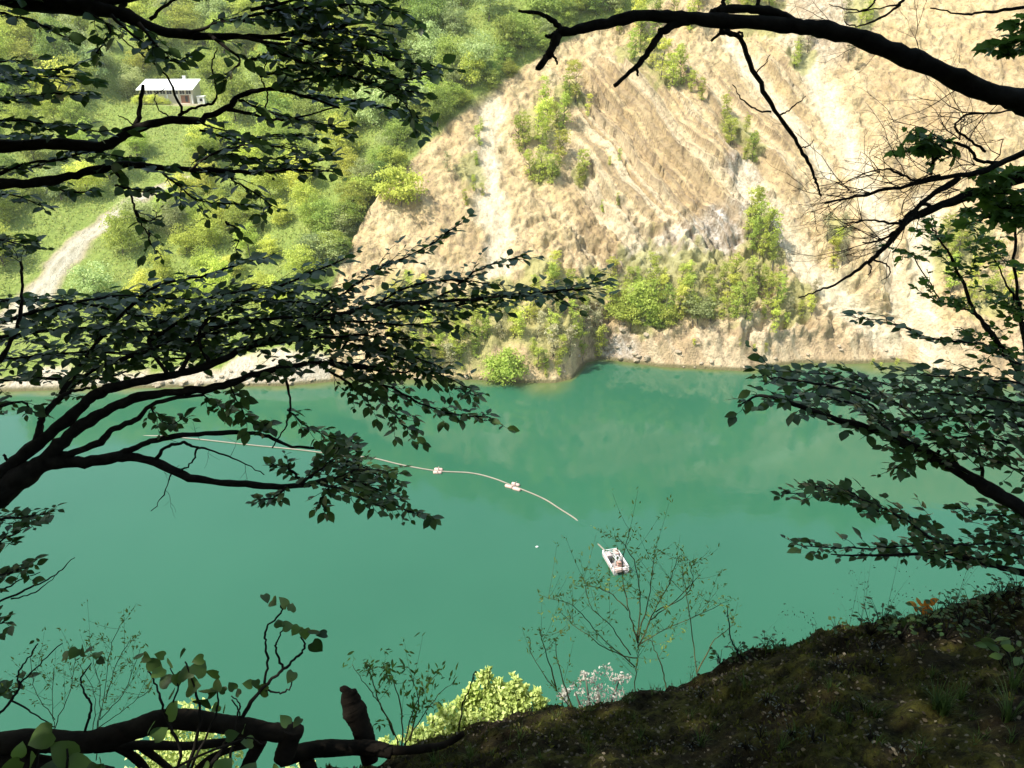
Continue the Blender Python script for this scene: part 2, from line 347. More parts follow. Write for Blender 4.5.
V = np.stack([VX, VY, VZ], -1).reshape(-1, 3); nr, nc = GX.shape
ii = np.arange(nr - 1)[:, None] * nc + np.arange(nc - 1)[None]; FQ = np.stack([ii, ii + 1, ii + nc + 1, ii + nc], -1).reshape(-1, 4)
A = dict(veg=veg, chute=chute * QC, orange=orange * QC, grey=grey * QC, pink=pink, wet=wet, road=road * (1 - QC), perp=perp, along=along, lay=lt[li], seam=seam, strat=np.clip(smask + 0.6 * sm_r + 0.05 + 0.6 * lowcliff, 0, 1) * QC * (1 - 0.7 * chute), sand=sand, grn=grn * QC, rut=rut)
tag(link('hillside', mesh_data('hillside', V, [FQ], k.m, {a: b.ravel() for a, b in A.items()})), kind='structure',
    label='sunlit far shore with bare tan quarry face and green slope', cat='hillside')
dec_r = np.unique(np.concatenate([np.arange(0, nr, 2), [nr - 1]])); dec_c = np.unique(np.concatenate([np.arange(0, nc, 2), [nc - 1]]))
sub = np.stack([VX, VY, VZ], -1)[np.ix_(dec_r, dec_c)]; m_, n_ = sub.shape[:2]
jj = np.arange(m_ - 1)[:, None] * n_ + np.arange(n_ - 1)[None]
BV = BVHTree.FromPolygons(sub.reshape(-1, 3).tolist(), np.stack([jj, jj + 1, jj + n_ + 1, jj + n_], -1).reshape(-1, 4).tolist())
def hit(px, py):
    h = BV.ray_cast(Vector(CAM), Vector(ray(px, py)), 2000)
    return None if h[0] is None else np.array(h[0])
def drop(x, y):
    h = BV.ray_cast(Vector((x, y, 400)), Vector((0, 0, -1)), 1000)
    return None if h[0] is None else h[0].z

# ------------------------------------------------------------------ the lake
wx = axis([-600, -450, -330, -260], [210, 260, 330, 450, 600], [(-220, 170, 1.25)])
wsd = axis([-3, -1.5, -0.6], [55, 65, 80, 100, 125, 165], [(0, 6, 0.5), (6, 50, 2.5)])
WX, WS = np.meshgrid(wx, wsd); WY = np.maximum(Ys(WX) - WS, -70.0 + 0 * WX)
shallow = (1 - sstep(0.2, 3.2, WS + 1.2 * fbm(WX / 5, WS / 5, 3)))
bx, by = proj(np.stack([WX, WY, 0 * WX], -1))
shallow = np.maximum(shallow, 0.85 * (1 - sstep(6, 30, np.hypot((bx - 545) * 0.8, (by - 383) * 1.6)))) ; shallow = np.maximum(shallow, 1 - sstep(14, 34, np.hypot((bx - 885) * 0.7, (by - 362) * 2.0)))
k = NT('lake_water', 0.02, 0.5); k.b.inputs['IOR'].default_value = 1.33
n = k.noise(0.03, 3, 0.5)
c = k.ramp(n, [(0.3, (0.019, 0.083, 0.045)), (0.7, (0.023, 0.094, 0.051))])
k.color(k.mix(k.attr('shallow'), c, (0.085, 0.11, 0.036)))
k.bump(k.math('ADD', k.noise(0.7, 4, 0.55), k.math('MULTIPLY', k.noise(0.12, 2), 1.5)), 0.09, 0.12)
nr, nc = WX.shape; ii = np.arange(nr - 1)[:, None] * nc + np.arange(nc - 1)[None]
tag(link('water', mesh_data('water', np.stack([WX, WY, 0 * WX], -1).reshape(-1, 3), [np.stack([ii, ii + nc, ii + nc + 1, ii + 1], -1).reshape(-1, 4)], k.m, {'shallow': shallow.ravel()})),
    kind='structure', label='calm opaque green lake water', cat='water')

# ------------------------------------------------------------------ vegetation on the far side
def crown_mesh(seed, h, w, nclump, nleaf, leaf, base=0.12, shape='round', name='crown', mats=None, trunk=True, gap=0.3):
    g = np.random.default_rng(seed); mb = MB()
    pts = []; cr = []
    while len(pts) < nclump:
        u = unit(g.normal(size=3)); r = g.random() ** 0.4
        if shape == 'round': p = np.array([u[0] * w / 2 * r, u[1] * w / 2 * r, h * (base + 0.5 * (1 - base)) + u[2] * r * h * (1 - base) / 2])
        elif shape == 'column':
            t = g.random(); p = np.array([u[0], u[1], 0]) * w / 2 * r * (1 - t) ** 0.6; p[2] = h * (base + (1 - base) * t)
        else:
            t = g.random() ** 0.8; p = np.array([u[0], u[1], 0]) * w / 2 * r * (0.4 + 0.8 * t * (1.25 - t)); p[2] = h * (base + (1 - base) * t)
        if p[2] < 0.05 * h: continue
        pts.append(p); cr.append((0.12 + 0.12 * g.random()) * w * (1.2 if shape == 'round' else 0.95))
    for p, c in zip(pts, cr):
        n_ = int(nleaf * (0.6 + 0.8 * g.random())); u = unit(g.normal(size=(n_, 3))); u[:, 2] = np.abs(u[:, 2]) * 1.0 - 0.25; rad = g.random(n_)[:, None] ** 0.6
        q = p + u * rad * c * np.array([1.15, 1.15, 0.8])
        nrm = unit(u * 0.7 + g.normal(size=(n_, 3)) * 0.55 + np.array([0, 0, 0.45])); d = np.cross(nrm, unit(g.normal(size=(n_, 3))))
        tn = np.clip(0.5 + 0.22 * g.normal() + 0.18 * g.normal(size=n_), 0, 1)
        add_leaves(mb, q, d, nrm, leaf * (0.6 + 0.8 * g.random(n_)), DIAMOND, tn)
    nf = sum(len(f) for f in mb.f[4]); 
    mi = [0] * (sum(len(f) for f in mb.f[3]) + nf)
    if trunk:
        nb = MB(); z = np.linspace(-1.2, h * 0.7, 6); bend = np.cumsum(g.normal(size=(6, 2)) * 0.03 * h, 0) * 0.5
        nb.tube(np.column_stack([bend[:, 0] * (z > 0), bend[:, 1] * (z > 0), z]), np.linspace(0.022 * h, 0.007 * h, 6), 5, cap=False)
        for i in range(5):
            a = g.random() * 6.28; z0 = h * (0.2 + 0.4 * g.random()); e = np.array([math.cos(a), math.sin(a), 0.9]) * w * 0.3
            nb.tube(np.array([[0, 0, z0], [*(e[:2] * .5), z0 + e[2] * .4], [e[0], e[1], z0 + e[2]]]), [0.01 * h, 0.007 * h, 0.003 * h], 4, cap=False)
        for v, t in zip(nb.v, nb.t): pass
        off = mb.n
        for f in nb.f[4]: mb.f[4].append(f + off)
        mb.v += nb.v; mb.t += nb.t; mb.n += nb.n; mi += [1] * sum(len(f) for f in nb.f[4])
    fs = [np.concatenate(mb.f[q]) for q in (3, 4) if mb.f[q]]
    return mesh_data(name, np.concatenate(mb.v), fs, mats, {'tint': np.concatenate(mb.t)}, True, mi)
BARK = plain('far_bark', (0.10, 0.085, 0.065), 0.9)
ML = leafmat('fresh_green_foliage', (0.25, 0.32, 0.045), (0.52, 0.58, 0.12), 0.65, 0.2, 0.5, True)
MD = leafmat('deep_green_foliage', (0.16, 0.235, 0.04), (0.37, 0.45, 0.10), 0.65, 0.25, 0.48, True)
MG = leafmat('silvery_green_foliage', (0.26, 0.32, 0.10), (0.47, 0.53, 0.22), 0.65, 0.25, 0.45, True)
MY = leafmat('yellow_green_foliage', (0.37, 0.42, 0.055), (0.64, 0.67, 0.15), 0.65, 0.2, 0.5, True)
MDRY = leafmat('dry_shrub_foliage', (0.32, 0.30, 0.15), (0.48, 0.45, 0.27), 0.7, 0.2, 0.45, True)
TREES = {k_: [crown_mesh(100 + 10 * i + j, 11, 9.5, 64, 66, 0.50, 0.06, 'round', 'broadleaf_tree', [m, BARK]) for j in range(3)] for i, (k_, m) in enumerate((('l', ML), ('d', MD), ('g', MG), ('y', MY)))}
SAPL = {k_: [crown_mesh(200 + 10 * i + j, 4.6, 2.5, 44, 26, 0.20, 0.02, 'spread', 'sapling', [m, BARK]) for j in range(3)] for i, (k_, m) in enumerate((('l', ML), ('y', MY), ('dry', MDRY)))}
BUSH = {k_: [crown_mesh(300 + 10 * i + j, 3.2, 3.8, 50, 60, 0.23, 0.02, 'round', 'bush', [m, BARK]) for j in range(2)] for i, (k_, m) in enumerate((('l', ML), ('d', MD), ('g', MG), ('y', MY)))}
def plant(name, me, x, y, z, sc, label, cat, group, rz=None, tall=1.0):
    o = link(name, me, None, (x, y, z)); o.rotation_euler = (0.08 * rng.normal(), 0.08 * rng.normal(), rng.random() * 6.28 if rz is None else rz); o.scale = (sc, sc, sc * tall)
    return tag(o, label, cat, group)
KL = {'l': ('fresh green broadleaf tree in the dense wood on the far hillside', 'fresh green trees of the far wood'),
      'd': ('deep green shady tree in the dense wood on the far hillside', 'deep green trees of the far wood'),
      'g': ('silvery grey green tree in the wood on the far hillside', 'silvery green trees of the far wood'),
      'y': ('low yellow green tree on the slope between dirt track and quarry', 'yellow green trees between track and quarry')}
placed = []
cand = [(rng.uniform(-175, 60), rng.uniform(140, 345)) for _ in range(24000)]
for x, y in cand:
    s = y - Ys(x)
    if s < 9: continue
    z = float(zbase(x, y)); px, py = proj(np.array([x, y, z])); 
    if px < -25 or py > 330 or py < -22 or z > 100: continue
    if quarry_of(np.array(px + 2), np.array(py))[()] > 0.3 if px > 330 else False: continue
    rd = pldist(np.array(px), np.array(py), ROAD)
    if rd < np.interp(py, [180, 240, 300], [15, 27, 42]): continue
    if abs(x - HOUSE[0] - 3) < 16 and -27 < y - HOUSE[1] < 11: continue
    if 100 < px < 165 and 205 < py < 310 and rng.random() < 0.3: continue
    if px < 70 and 190 < py < 270 and rng.random() < 0.4: continue
    lowz = py > 165 and px > 150
    sc = rng.uniform(0.5, 0.75) if lowz else rng.uniform(0.62, 1.1)
    if y > 260: sc *= 1.15
    rad = 3.3 * sc
    if any((x - a)**2 + (y - b)**2 < (rad + c)**2 for a, b, c in placed): continue
    placed.append((x, y, rad)); u = rng.random()
    if lowz: kd = 'y' if u < 0.72 else 'l' if u < 0.94 else 'g'
    elif px > 380: kd = 'd' if u < 0.40 else 'l' if u < 0.83 else 'g'
    else: kd = 'l' if u < 0.5 else 'y' if u < 0.62 else 'd' if u < 0.8 else 'g'
    lab = KL[kd]
    if kd == 'y' and not lowz: lab = ('yellow green tree higher in the wood on the far hillside', 'yellow green trees of the upper wood')
    plant('broadleaf_tree', TREES[kd][rng.integers(3)], x, y, z - 0.3, sc, lab[0], 'tree', lab[1], tall=rng.uniform(.8, 1.35))
    if len(placed) >= 225: break
print('far trees', len(placed), np.mean([p[1] for p in placed]))
for i in range(34):
    x = 6 + i * 3.7 + rng.normal() * 1.5; y = 212 + rng.uniform(0, 22) + 0.05 * x; kd = 'dlg'[rng.integers(3)]
    plant('broadleaf_tree', TREES[kd][rng.integers(3)], x, y, (drop(x, y) or 80) - .3, rng.uniform(.7, 1.05), 'broadleaf tree standing on the rim above the bare quarry face', 'tree', 'trees on the rim above the quarry', tall=rng.uniform(.8, 1.3))
for t in np.linspace(0.03, 0.97, 40):
    cum = np.concatenate([[0], np.cumsum(np.hypot(*np.diff(BOUND[:8], axis=0).T))]); bx0 = np.interp(t * cum[-1], cum, BOUND[:8, 0]); by0 = np.interp(t * cum[-1], cum, BOUND[:8, 1])
    off = rng.uniform(1, 30); h = hit(bx0 - off * .8, by0 - off * .45)
    if h is not None: kd = 'ldlgd'[rng.integers(5)]; plant('broadleaf_tree', TREES[kd][rng.integers(3)], h[0], h[1], h[2] - .4, rng.uniform(.38, .72), 'tree or tall bush crowding the upper left edge of the quarry', 'tree', 'trees crowding the upper left quarry edge', tall=rng.uniform(.8, 1.25))
# (pixel of the foot, height in pixels) -> shrubs on the quarry face
def shrub(px, py, hpx, kind, mat, label, group, name, tall=1.0, cat='shrub'):
    h = hit(px, py)
    if h is None: return
    d = (h - CAM) @ FWD; base = {'s': 4.6, 'b': 3.2}[kind]; lib = (SAPL if kind == 's' else BUSH)[mat]
    plant(name, lib[rng.integers(len(lib))], h[0], h[1], h[2] - 0.15, hpx * d / F / base / 0.95, label, cat, group, tall=tall)
def patch(pts, kind, mats, label, group, name, hp):
    for px, py in pts: shrub(px + rng.normal() * 2, py, hp * rng.uniform(0.7, 1.25), kind, mats[rng.integers(len(mats))], label, group, name)
patch([(520, 152), (530, 148), (538, 140), (548, 132), (556, 128), (565, 130), (545, 150), (533, 180), (540, 183), (550, 184), (558, 178), (564, 165), (572, 108), (566, 100), (578, 102), (549, 110)], 's', 'ly', 'green sapling in the clump high on the left of quarry face', 'saplings high on the left of the quarry face', 'sapling', 30)
patch([(580, 188), (584, 180)], 's', 'l', 'narrow green sapling standing right of the high left clump', 'narrow saplings beside the left clump', 'sapling', 32)
patch([(586, 116), (588, 110)], 's', 'y', 'small yellow green sapling on bare rock above the striped layers', 'small saplings above the striped layers', 'sapling', 16)
patch([(632, 60), (640, 52), (650, 66), (660, 78), (668, 90), (676, 84), (655, 50), (690, 92), (700, 100), (645, 40)], 's', 'yl', 'yellow green sapling near the top of the striped layers', 'saplings near the top of striped layers', 'sapling', 30)
patch([(722, 130), (728, 145), (735, 140), (742, 160), (750, 150), (756, 162), (728, 118), (745, 132)], 's', 'ly', 'sapling in the clump right of the striped rock layers', 'saplings right of the striped layers', 'sapling', 24)
patch([(750, 232), (757, 236), (764, 240), (752, 250), (760, 256), (768, 252), (772, 262), (757, 225)], 's', 'l', 'tall green sapling on the slope above the shore thicket', 'saplings climbing above the thicket', 'sapling', 34)
pts = [(x, y) for x in range(596, 790, 14) for y in (288, 304, 319) if 596 + (y - 300) * 0.2 < x < 800 - (y - 300) * 0.5]
patch(pts, 's', 'lyly', 'green sapling in the thicket on the ledge above the lake', 'saplings in the ledge thicket', 'sapling', 29)
patch([(618, 318), (632, 324), (650, 326), (668, 324), (640, 312)], 'b', 'l', 'leafy green bush low in the ledge thicket', 'bushes low in the ledge thicket', 'bush', 26)
shrub(661, 329, 15, 'b', 'd', 'small dark green bush at the foot of the thicket', None, 'bush'); shrub(698, 318, 24, 'b', 'g', 'round silvery bush at the foot of the ledge thicket', None, 'bush')
shrub(506, 381, 32, 'b', 'l', 'round green bush alone at the waters edge', None, 'bush')
shrub(400, 204, 36, 'b', 'l', 'large round green bush at the edge of the wood', None, 'bush')
shrub(366, 200, 26, 'b', 'l', 'green bush under the wood beside the larger round bush', None, 'bush')
pts = [(x, y) for x in range(392, 600, 12) for y in (318, 338, 356, 369) if not (480 < x < 525 and y > 340) and (y < 362 or 520 < x < 572 or x < 470)]
patch(pts, 's', ('y', 'l', 'dry', 'y'), 'pale feathery shrub on the low slope left of the ledge thicket', 'pale shrubs on the low slope', 'shrub', 27)
patch([(536, 300), (552, 296), (566, 300), (580, 305), (545, 285), (560, 280), (395, 300), (410, 296), (425, 302)], 's', 'yl', 'yellow green shrub above the low slope by the white chute', 'yellow green shrubs by the white chute', 'shrub', 26)
patch([(470, 175), (478, 165), (472, 190), (486, 195), (448, 172), (455, 180), (484, 130), (480, 145), (464, 205)], 's', ('dry', 'l'), 'sparse greyish shrub beside the white scree chute', 'sparse shrubs beside the white chute', 'shrub', 16)
patch([(795, 68), (802, 60), (808, 52), (798, 50), (848, 22), (858, 30), (868, 24), (852, 62), (856, 70)], 's', ('dry', 'l'), 'grey green shrub on the upper cliff below the bare bough', 'grey shrubs on the upper cliff', 'shrub', 20)
patch([(832, 240), (838, 250), (842, 235), (835, 268), (844, 262)], 's', ('dry', 'y'), 'thin shrub in a gully beside the right hand scree', 'thin shrubs in the gully', 'shrub', 24)
patch([(790, 316), (802, 318), (812, 312), (784, 328), (818, 300), (776, 332)], 's', ('dry', 'y'), 'dry shrub at the end of the ledge thicket', 'dry shrubs at the thicket end', 'shrub', 20)
patch([(940, 250), (952, 262), (964, 250), (976, 280), (950, 290), (985, 300), (968, 310), (996, 270), (1010, 300)], 's', 'ly', 'green sapling on the rock face behind the leafy boughs', 'saplings behind the leafy boughs', 'sapling', 30)
patch([(615, 205), (603, 212), (622, 160), (608, 165)], 's', 'l', 'tiny green sapling rooted in the orange rock', 'tiny saplings in the orange rock', 'sapling', 12)
patch([(742, 12), (756, 10), (770, 8), (726, 14), (690, 30), (676, 20), (660, 24), (700, 10), (640, 28), (620, 34)], 's', 'ly', 'green sapling along the upper rim of the quarry', 'saplings along the quarry rim', 'sapling', 30)
patch([(740, 345), (752, 350), (764, 352), (870, 366), (880, 368), (894, 366), (690, 345), (560, 376), (548, 378)], 's', ('y',), 'little grassy shrub at the waters edge', 'little shrubs at the waters edge', 'shrub', 9)
# pale rocks lying along the waterline
RK = plain('pale_shore_rock', (0.30, 0.245, 0.17), 0.9, 0.2, 0.3, 3, bump=.05); rocks = []
for i in range(4):
    bm_ = __import__('bmesh').new(); __import__('bmesh').ops.create_icosphere(bm_, subdivisions=2, radius=1.0)
    for v in bm_.verts:
        c_ = v.co; f_ = 1 + .35 * float(perlin(c_.x * 1.3 + 9 * i, c_.y * 1.3 + c_.z * 1.7)) + .15 * float(perlin(c_.x * 3 + i, c_.z * 3 - c_.y * 2)); v.co = Vector((c_.x * f_ * 1.25, c_.y * f_, c_.z * f_ * .7))
    me_ = bpy.data.meshes.new('rock'); bm_.to_mesh(me_); bm_.free(); me_.materials.append(RK); rocks.append(me_)
for i in range(110):
    px = rng.choice([rng.uniform(150, 345), rng.uniform(340, 585), rng.uniform(590, 650), rng.uniform(640, 960)], p=[.35, .25, .2, .2]); x = np.interp(px, *zip(*[(a, b) for (a, _), b in zip(SHORE_PX, _sh[:, 0])])); up = abs(rng.normal()) * (2.6 if 590 < px < 650 else 1.0)
    y = Ys(x) + .15 + up; z = drop(x, y); sc = rng.uniform(.15, .55) * (1.3 if 590 < px < 650 else 1)
    if z is not None: o = plant('rock', rocks[i % 4], x, y, max(z, 0) + .1 * sc, sc, 'pale rock lying at the foot of the far shore by the water', 'rock', 'pale rocks along the far waterline', tall=rng.uniform(.7, 1.2))
# grass and low weeds of the open slopes: one scattered cover
gm = MB(); n_ = 80000
cx = rng.uniform(-180, 110, n_); cyy = rng.uniform(135, 330, n_); zz = zbase(cx, cyy); ax, ay = proj(np.stack([cx, cyy, zz], -1))
q_ = quarry_of(ax, ay); rd = pldist(ax, ay, ROAD) / np.interp(ay, [180, 240, 300], [6, 12, 18]); ok = (cyy - Ys(cx) > 7) & (q_ < 0.4) & (rd > 1.0 + 0.5 * rng.random(n_)) & (ay < 345) & (ay > -30) & (ax > -40) & (np.hypot((cx - HOUSE[0] - 3) * .7, cyy - HOUSE[1] + 3) > 9)
cx, cyy = cx[ok][:34000], cyy[ok][:34000]
cz = np.array([drop(a, b) or 0 for a, b in zip(cx, cyy)])
for rep in range(3):
    m_ = len(cx); nrm = unit(rng.normal(size=(m_, 3)) + np.array([0, -0.3, 0.5])); d = unit(np.cross(nrm, rng.normal(size=(m_, 3))) + np.array([0, 0, 0.6]))
    add_leaves(gm, np.column_stack([cx + rng.normal(size=m_) * .4, cyy + rng.normal(size=m_) * .4, cz + 0.05 + 0.35 * rep * rng.random(m_)]), d, nrm, rng.uniform(0.25, 0.65, m_), DIAMOND, rng.random(m_))
tag(gm.build('undergrowth', leafmat('weeds', (0.20, 0.25, 0.05), (0.44, 0.46, 0.13), 0.65, 0.2, 0.45)), 'low grass and weeds covering the far green slope', 'undergrowth', None, 'stuff')
# ------------------------------------------------------------------ house on the far slope
WHITE = plain('white_paint', (0.68, 0.67, 0.64), 0.6, 0.3, 0.06, 2.0); ROOFM = plain('white_metal_roof', (0.80, 0.80, 0.79), 0.45, 0.4, 0.05, 1.0)
PLAST = plain('beige_plaster', (0.50, 0.44, 0.34), 0.9, 0.2, 0.12, 1.5); BRN = plain('brown_wood', (0.20, 0.095, 0.055), 0.7, 0.3, 0.2, 5)
GLASS = plain('dark_window_glass', (0.03, 0.035, 0.04), 0.08, 0.6, 0.1); PINK = plain('faded_pink_plastic', (0.46, 0.32, 0.27), 0.6, 0.3, 0.12, 8)
GREYM = plain('grey_machine_paint', (0.33, 0.33, 0.31), 0.5, 0.4, 0.3, 9); DARK = plain('black_rubber', (0.03, 0.03, 0.03), 0.6, 0.3); REDP = plain('faded_red_paint', (0.38, 0.22, 0.17), 0.55, 0.4, 0.2, 7)
hx, hy = HOUSE; hrz = R(3)
def HL(x, y, z): return np.array([x * math.cos(hrz) - y * math.sin(hrz), x * math.sin(hrz) + y * math.cos(hrz), z])
he = empty('house', (hx, hy, HZ), 'long white roofed house with windows under the eaves on wooded slope', 'house')
def hpart(name, mat, boxes, parent=he):
    mb = MB(); base = np.array(parent_world(he))
    for c, s in boxes: mb.box(base + HL(*c), s, hrz)
    return mb.build(name, mat, parent, False)
W, D = 14.2, 7.0
wl = MB(); x0, x1 = -W / 2, W / 2
pv = np.array([HL(x, y, z) for x in (x0, x1) for y, z in ((-D / 2, -1.0), (D / 2, -1.0), (D / 2, 5.6), (-D / 2, 3.7))]) + np.array([hx, hy, HZ])
wl.add(pv, [[(0, 1, 2, 3), (4, 7, 6, 5), (0, 4, 5, 1), (0, 3, 7, 4), (1, 5, 6, 2), (3, 2, 6, 7)]]); wl.build('wall', PLAST, he, False)
rf = MB(); rv = []
for dz in (0.0, 0.22):
    for x in (x0 - 0.5, x1 + 0.4):
        for y in (-D / 2 - 0.9, D / 2 + 0.5): rv.append(HL(x, y, 3.7 + (y + D / 2) * 1.9 / D + 0.05 + dz + (0.9 * 0.0)))
rf.add(np.array(rv) + np.array([hx, hy, HZ]), [[(0, 1, 3, 2), (4, 6, 7, 5), (0, 2, 6, 4), (1, 5, 7, 3), (0, 4, 5, 1), (2, 3, 7, 6)]]); roof = rf.build('roof', ROOFM, he, False)
hpart('chimney', WHITE, [((3.6, 2.2, 6.0), (0.7, 0.7, 1.6)), ((3.6, 2.2, 6.85), (0.9, 0.9, 0.14))], roof)
for i in range(8):
    x = -6.0 + i * 1.72; wn = hpart('window', WHITE, [((x, -D / 2 - 0.04, 2.95), (1.45, 0.14, 1.15))])
    hpart('pane', GLASS, [((x - 0.35, -D / 2 - 0.13, 2.95), (0.6, 0.06, 0.93)), ((x + 0.35, -D / 2 - 0.13, 2.95), (0.6, 0.06, 0.93))], wn)
for x in (-3.4, 0.2, 2.9, 6.8): hpart('pilaster', WHITE, [((x, -D / 2 - 0.06, 1.0), (0.35, 0.2, 2.6))])
dr = hpart('door', BRN, [((4.9, -D / 2 - 0.05, 1.1), (2.2, 0.14, 2.2))]); hpart('pane', GLASS, [((5.3, -D / 2 - 0.14, 1.25), (0.7, 0.06, 1.5))], dr)
hpart('step', PLAST, [((4.9, -D / 2 - 0.9, -0.1), (3.0, 1.6, 0.5))])
vc = np.array([hx, hy, HZ]) + HL(9.0, -2.6, 0); vn = empty('shed', vc, 'tiny white shed at the right end of the long house', 'shed')
mb = MB(); mb.box(vc + np.array([0, 0, .8]), (1.9, 1.8, 2.0), hrz); mb.build('wall', WHITE, vn, False)
mb = MB(); mb.box(vc + np.array([0, 0, 1.9]), (2.2, 2.1, .14), hrz); mb.build('roof', ROOFM, vn, False)
mb = MB(); mb.box(vc + HL(.1, -.93, 1.0), (.7, .06, .7), hrz); mb.build('window', GLASS, vn, False)
for i, (bx_, by_, bs_) in enumerate(((-6.2, -6.2, .85), (-4.4, -5.6, .7), (-2.6, -6.0, .9), (-0.8, -5.7, .65), (-7.6, -5.5, .7), (1.0, -6.4, .5))):
    q = vc * 0 + np.array([hx, hy, 0]) + HL(bx_, by_, 0); plant('bush', BUSH['y'][i % 2], q[0], q[1], (drop(q[0], q[1]) or HZ) - .15, bs_, 'sunlit yellow green bush before the left half of the house', 'bush', 'bushes before the house')
# ------------------------------------------------------------------ floating pipe and pump raft
TAN = plain('weathered_pipe', (0.22, 0.195, 0.15), 0.7, 0.3, 0.1, 0.6)
pp = np.array([Z0(x, y, 0.06) for x, y in [(120, 434), (160, 436), (205, 440), (250, 445), (300, 450), (340, 455), (372, 458), (402, 465), (437, 471), (470, 473), (492, 478), (513, 486), (542, 498), (560, 509), (576, 519), (586, 528), (596, 541), (605, 551)]])
pp = smooth(pp, 8); depth = np.interp(np.arange(len(pp)) / 8.0, [0, 1, 13, 14, 14.6, 15.9, 16.3, 17], [-.4, 0.02, 0.02, -0.05, -0.45, -0.45, -0.06, .04])
pp[:, 2] += depth; pe = empty('floating_pipe', pp[0], 'long pale pipe floating in a curve across the green lake', 'pipe')
mb = MB(); mb.tube(pp, 0.105, 8, 0.03); pb = mb.build('pipe_run', TAN, pe)
def floats(px, py, dirs, n):
    mb = MB(); c = Z0(px, py, 0.12); t = unit(np.array(dirs)); s = np.cross(t, [0, 0, 1.0])
    for a, b in n: mb.tube(np.array([c + s * b - t * 0.65 + t * a, c + s * b - t * 0.5 + t * a, c + s * b + t * 0.5 + t * a, c + s * b + t * 0.65 + t * a]), [.15, .26, .26, .15], 10)
    mb.tube(np.array([c - s * 0.8 + [0, 0, .3], c + s * 0.8 + [0, 0, .3]]), .06, 6)
    mb.build('float', PINK, pe)
floats(438, 471, (1, -.1, 0), [(0, -.45), (0, .45)]); floats(514, 486, (1, -.55, 0), [(-.55, .5), (.75, .6), (0, -.5)])
r0, r1, r2, r3 = Z0(604, 555.5), Z0(620, 552.5), Z0(626, 575), Z0(611, 577)
rc = (r0 + r1 + r2 + r3) / 4; ax_ = unit((r1 + r2) / 2 - (r0 + r3) / 2); ay_ = unit((r0 + r1) / 2 - (r2 + r3) / 2); ay_ = unit(ay_ - ax_ * (ay_ @ ax_)); RW = np.linalg.norm((r1 + r2) / 2 - (r0 + r3) / 2) / 2; RL = np.linalg.norm((r0 + r1) / 2 - (r2 + r3) / 2) / 2 * .9
rang = math.atan2(ax_[1], ax_[0]); rr_ = empty('pump_raft', rc, 'small white railed pump raft floating on the green lake', 'raft')
def RP(x, y, z): return rc + ax_ * x + ay_ * y + np.array([0, 0, z])
def rpart(name, mat, boxes=(), tubes=(), parent=rr_):
    mb = MB()
    for c, s in boxes: mb.box(RP(*c), s, rang)
    for pts, r in tubes: mb.tube(np.array([RP(*p) for p in pts]), r, 8)
    return mb.build(name, mat, parent, False)
PALE = plain('pale_deck_planks', (0.36, 0.30, 0.28), 0.8, 0.2, 0.22, 3)
rpart('deck', PALE, [((0, -RL + 0.28 + i * (2 * RL - .5) / 13, 0.42), (2 * RW, (2 * RL - .5) / 13 - 0.05, 0.08)) for i in range(14)] + [((s * (RW - .1), 0, 0.33), (.12, 2 * RL, .1)) for s in (-1, 1)])
for s in (-1, 1): rpart('pontoon', GREYM, [], [([(s * (RW - .35), -RL, 0.1), (s * (RW - .35), -RL + .2, 0.1), (s * (RW - .35), RL - .2, .1), (s * (RW - .35), RL, 0.1)], .27)])
posts = [(s * (RW - .05), -RL + .05 + i * (2 * RL - .1) / 4) for s in (-1, 1) for i in range(5)] + [(0, RL - .05), (0, -RL + .05)]
cor = [(-RW + .05, -RL + .05), (RW - .05, -RL + .05), (RW - .05, RL - .05), (-RW + .05, RL - .05), (-RW + .05, -RL + .05)]
rpart('railing', WHITE, [], [([(x, y, .42), (x, y, .95)], .035) for x, y in posts] + [([(*a, h), (*b, h)], .04) for h in (.7, .95) for a, b in zip(cor[:-1], cor[1:])])
pmp = rpart('pump', GREYM, [((0.1, -.2, .85), (.7, 1.1, .7)), ((0.1, .7, .7), (.45, .5, .45))], [([(0.1, .2, 1.15), (0.1, .9, 1.15), (-.2, RL - .3, .7), (-.4, RL + .4, .1)], .12)])
rpart('motor', REDP, [], [([(.1, -1.3, .85), (.1, -.75, .85)], .33)], pmp)
rpart('control_box', PALE, [((-RW + .45, .9, .8), (.6, .8, .65))]); rpart('crate', PINK, [((RW - .45, 1.3, .75), (.5, .9, .5))]); rpart('crate', PINK, [((-.3, -1.9, .68), (.8, .5, .36))])
rpart('tarpaulin', REDP, [((-.35, -RL + .5, .6), (.7, .35, .22))]); rpart('fuel_drum', DARK, [], [([(-RW + .4, 0.0, .46), (-RW + .4, 0, 1.2)], .22)])
rpart('cross_beam', DARK, [((0, RL - .45, .5), (2 * RW - .25, .22, .1))])
# small scrap of debris afloat
mb = MB(); c = Z0(537, 547, .05); mb.tube(np.array([c + [-.18, 0, 0], c + [-.1, 0, .02], c + [.1, 0.02, .02], c + [.2, .03, 0]]), [.04, .12, .12, .03], 8)
tag(mb.build('floating_bottle', WHITE), 'tiny white bottle adrift left of the raft', 'bottle')
rng = np.random.default_rng(77)
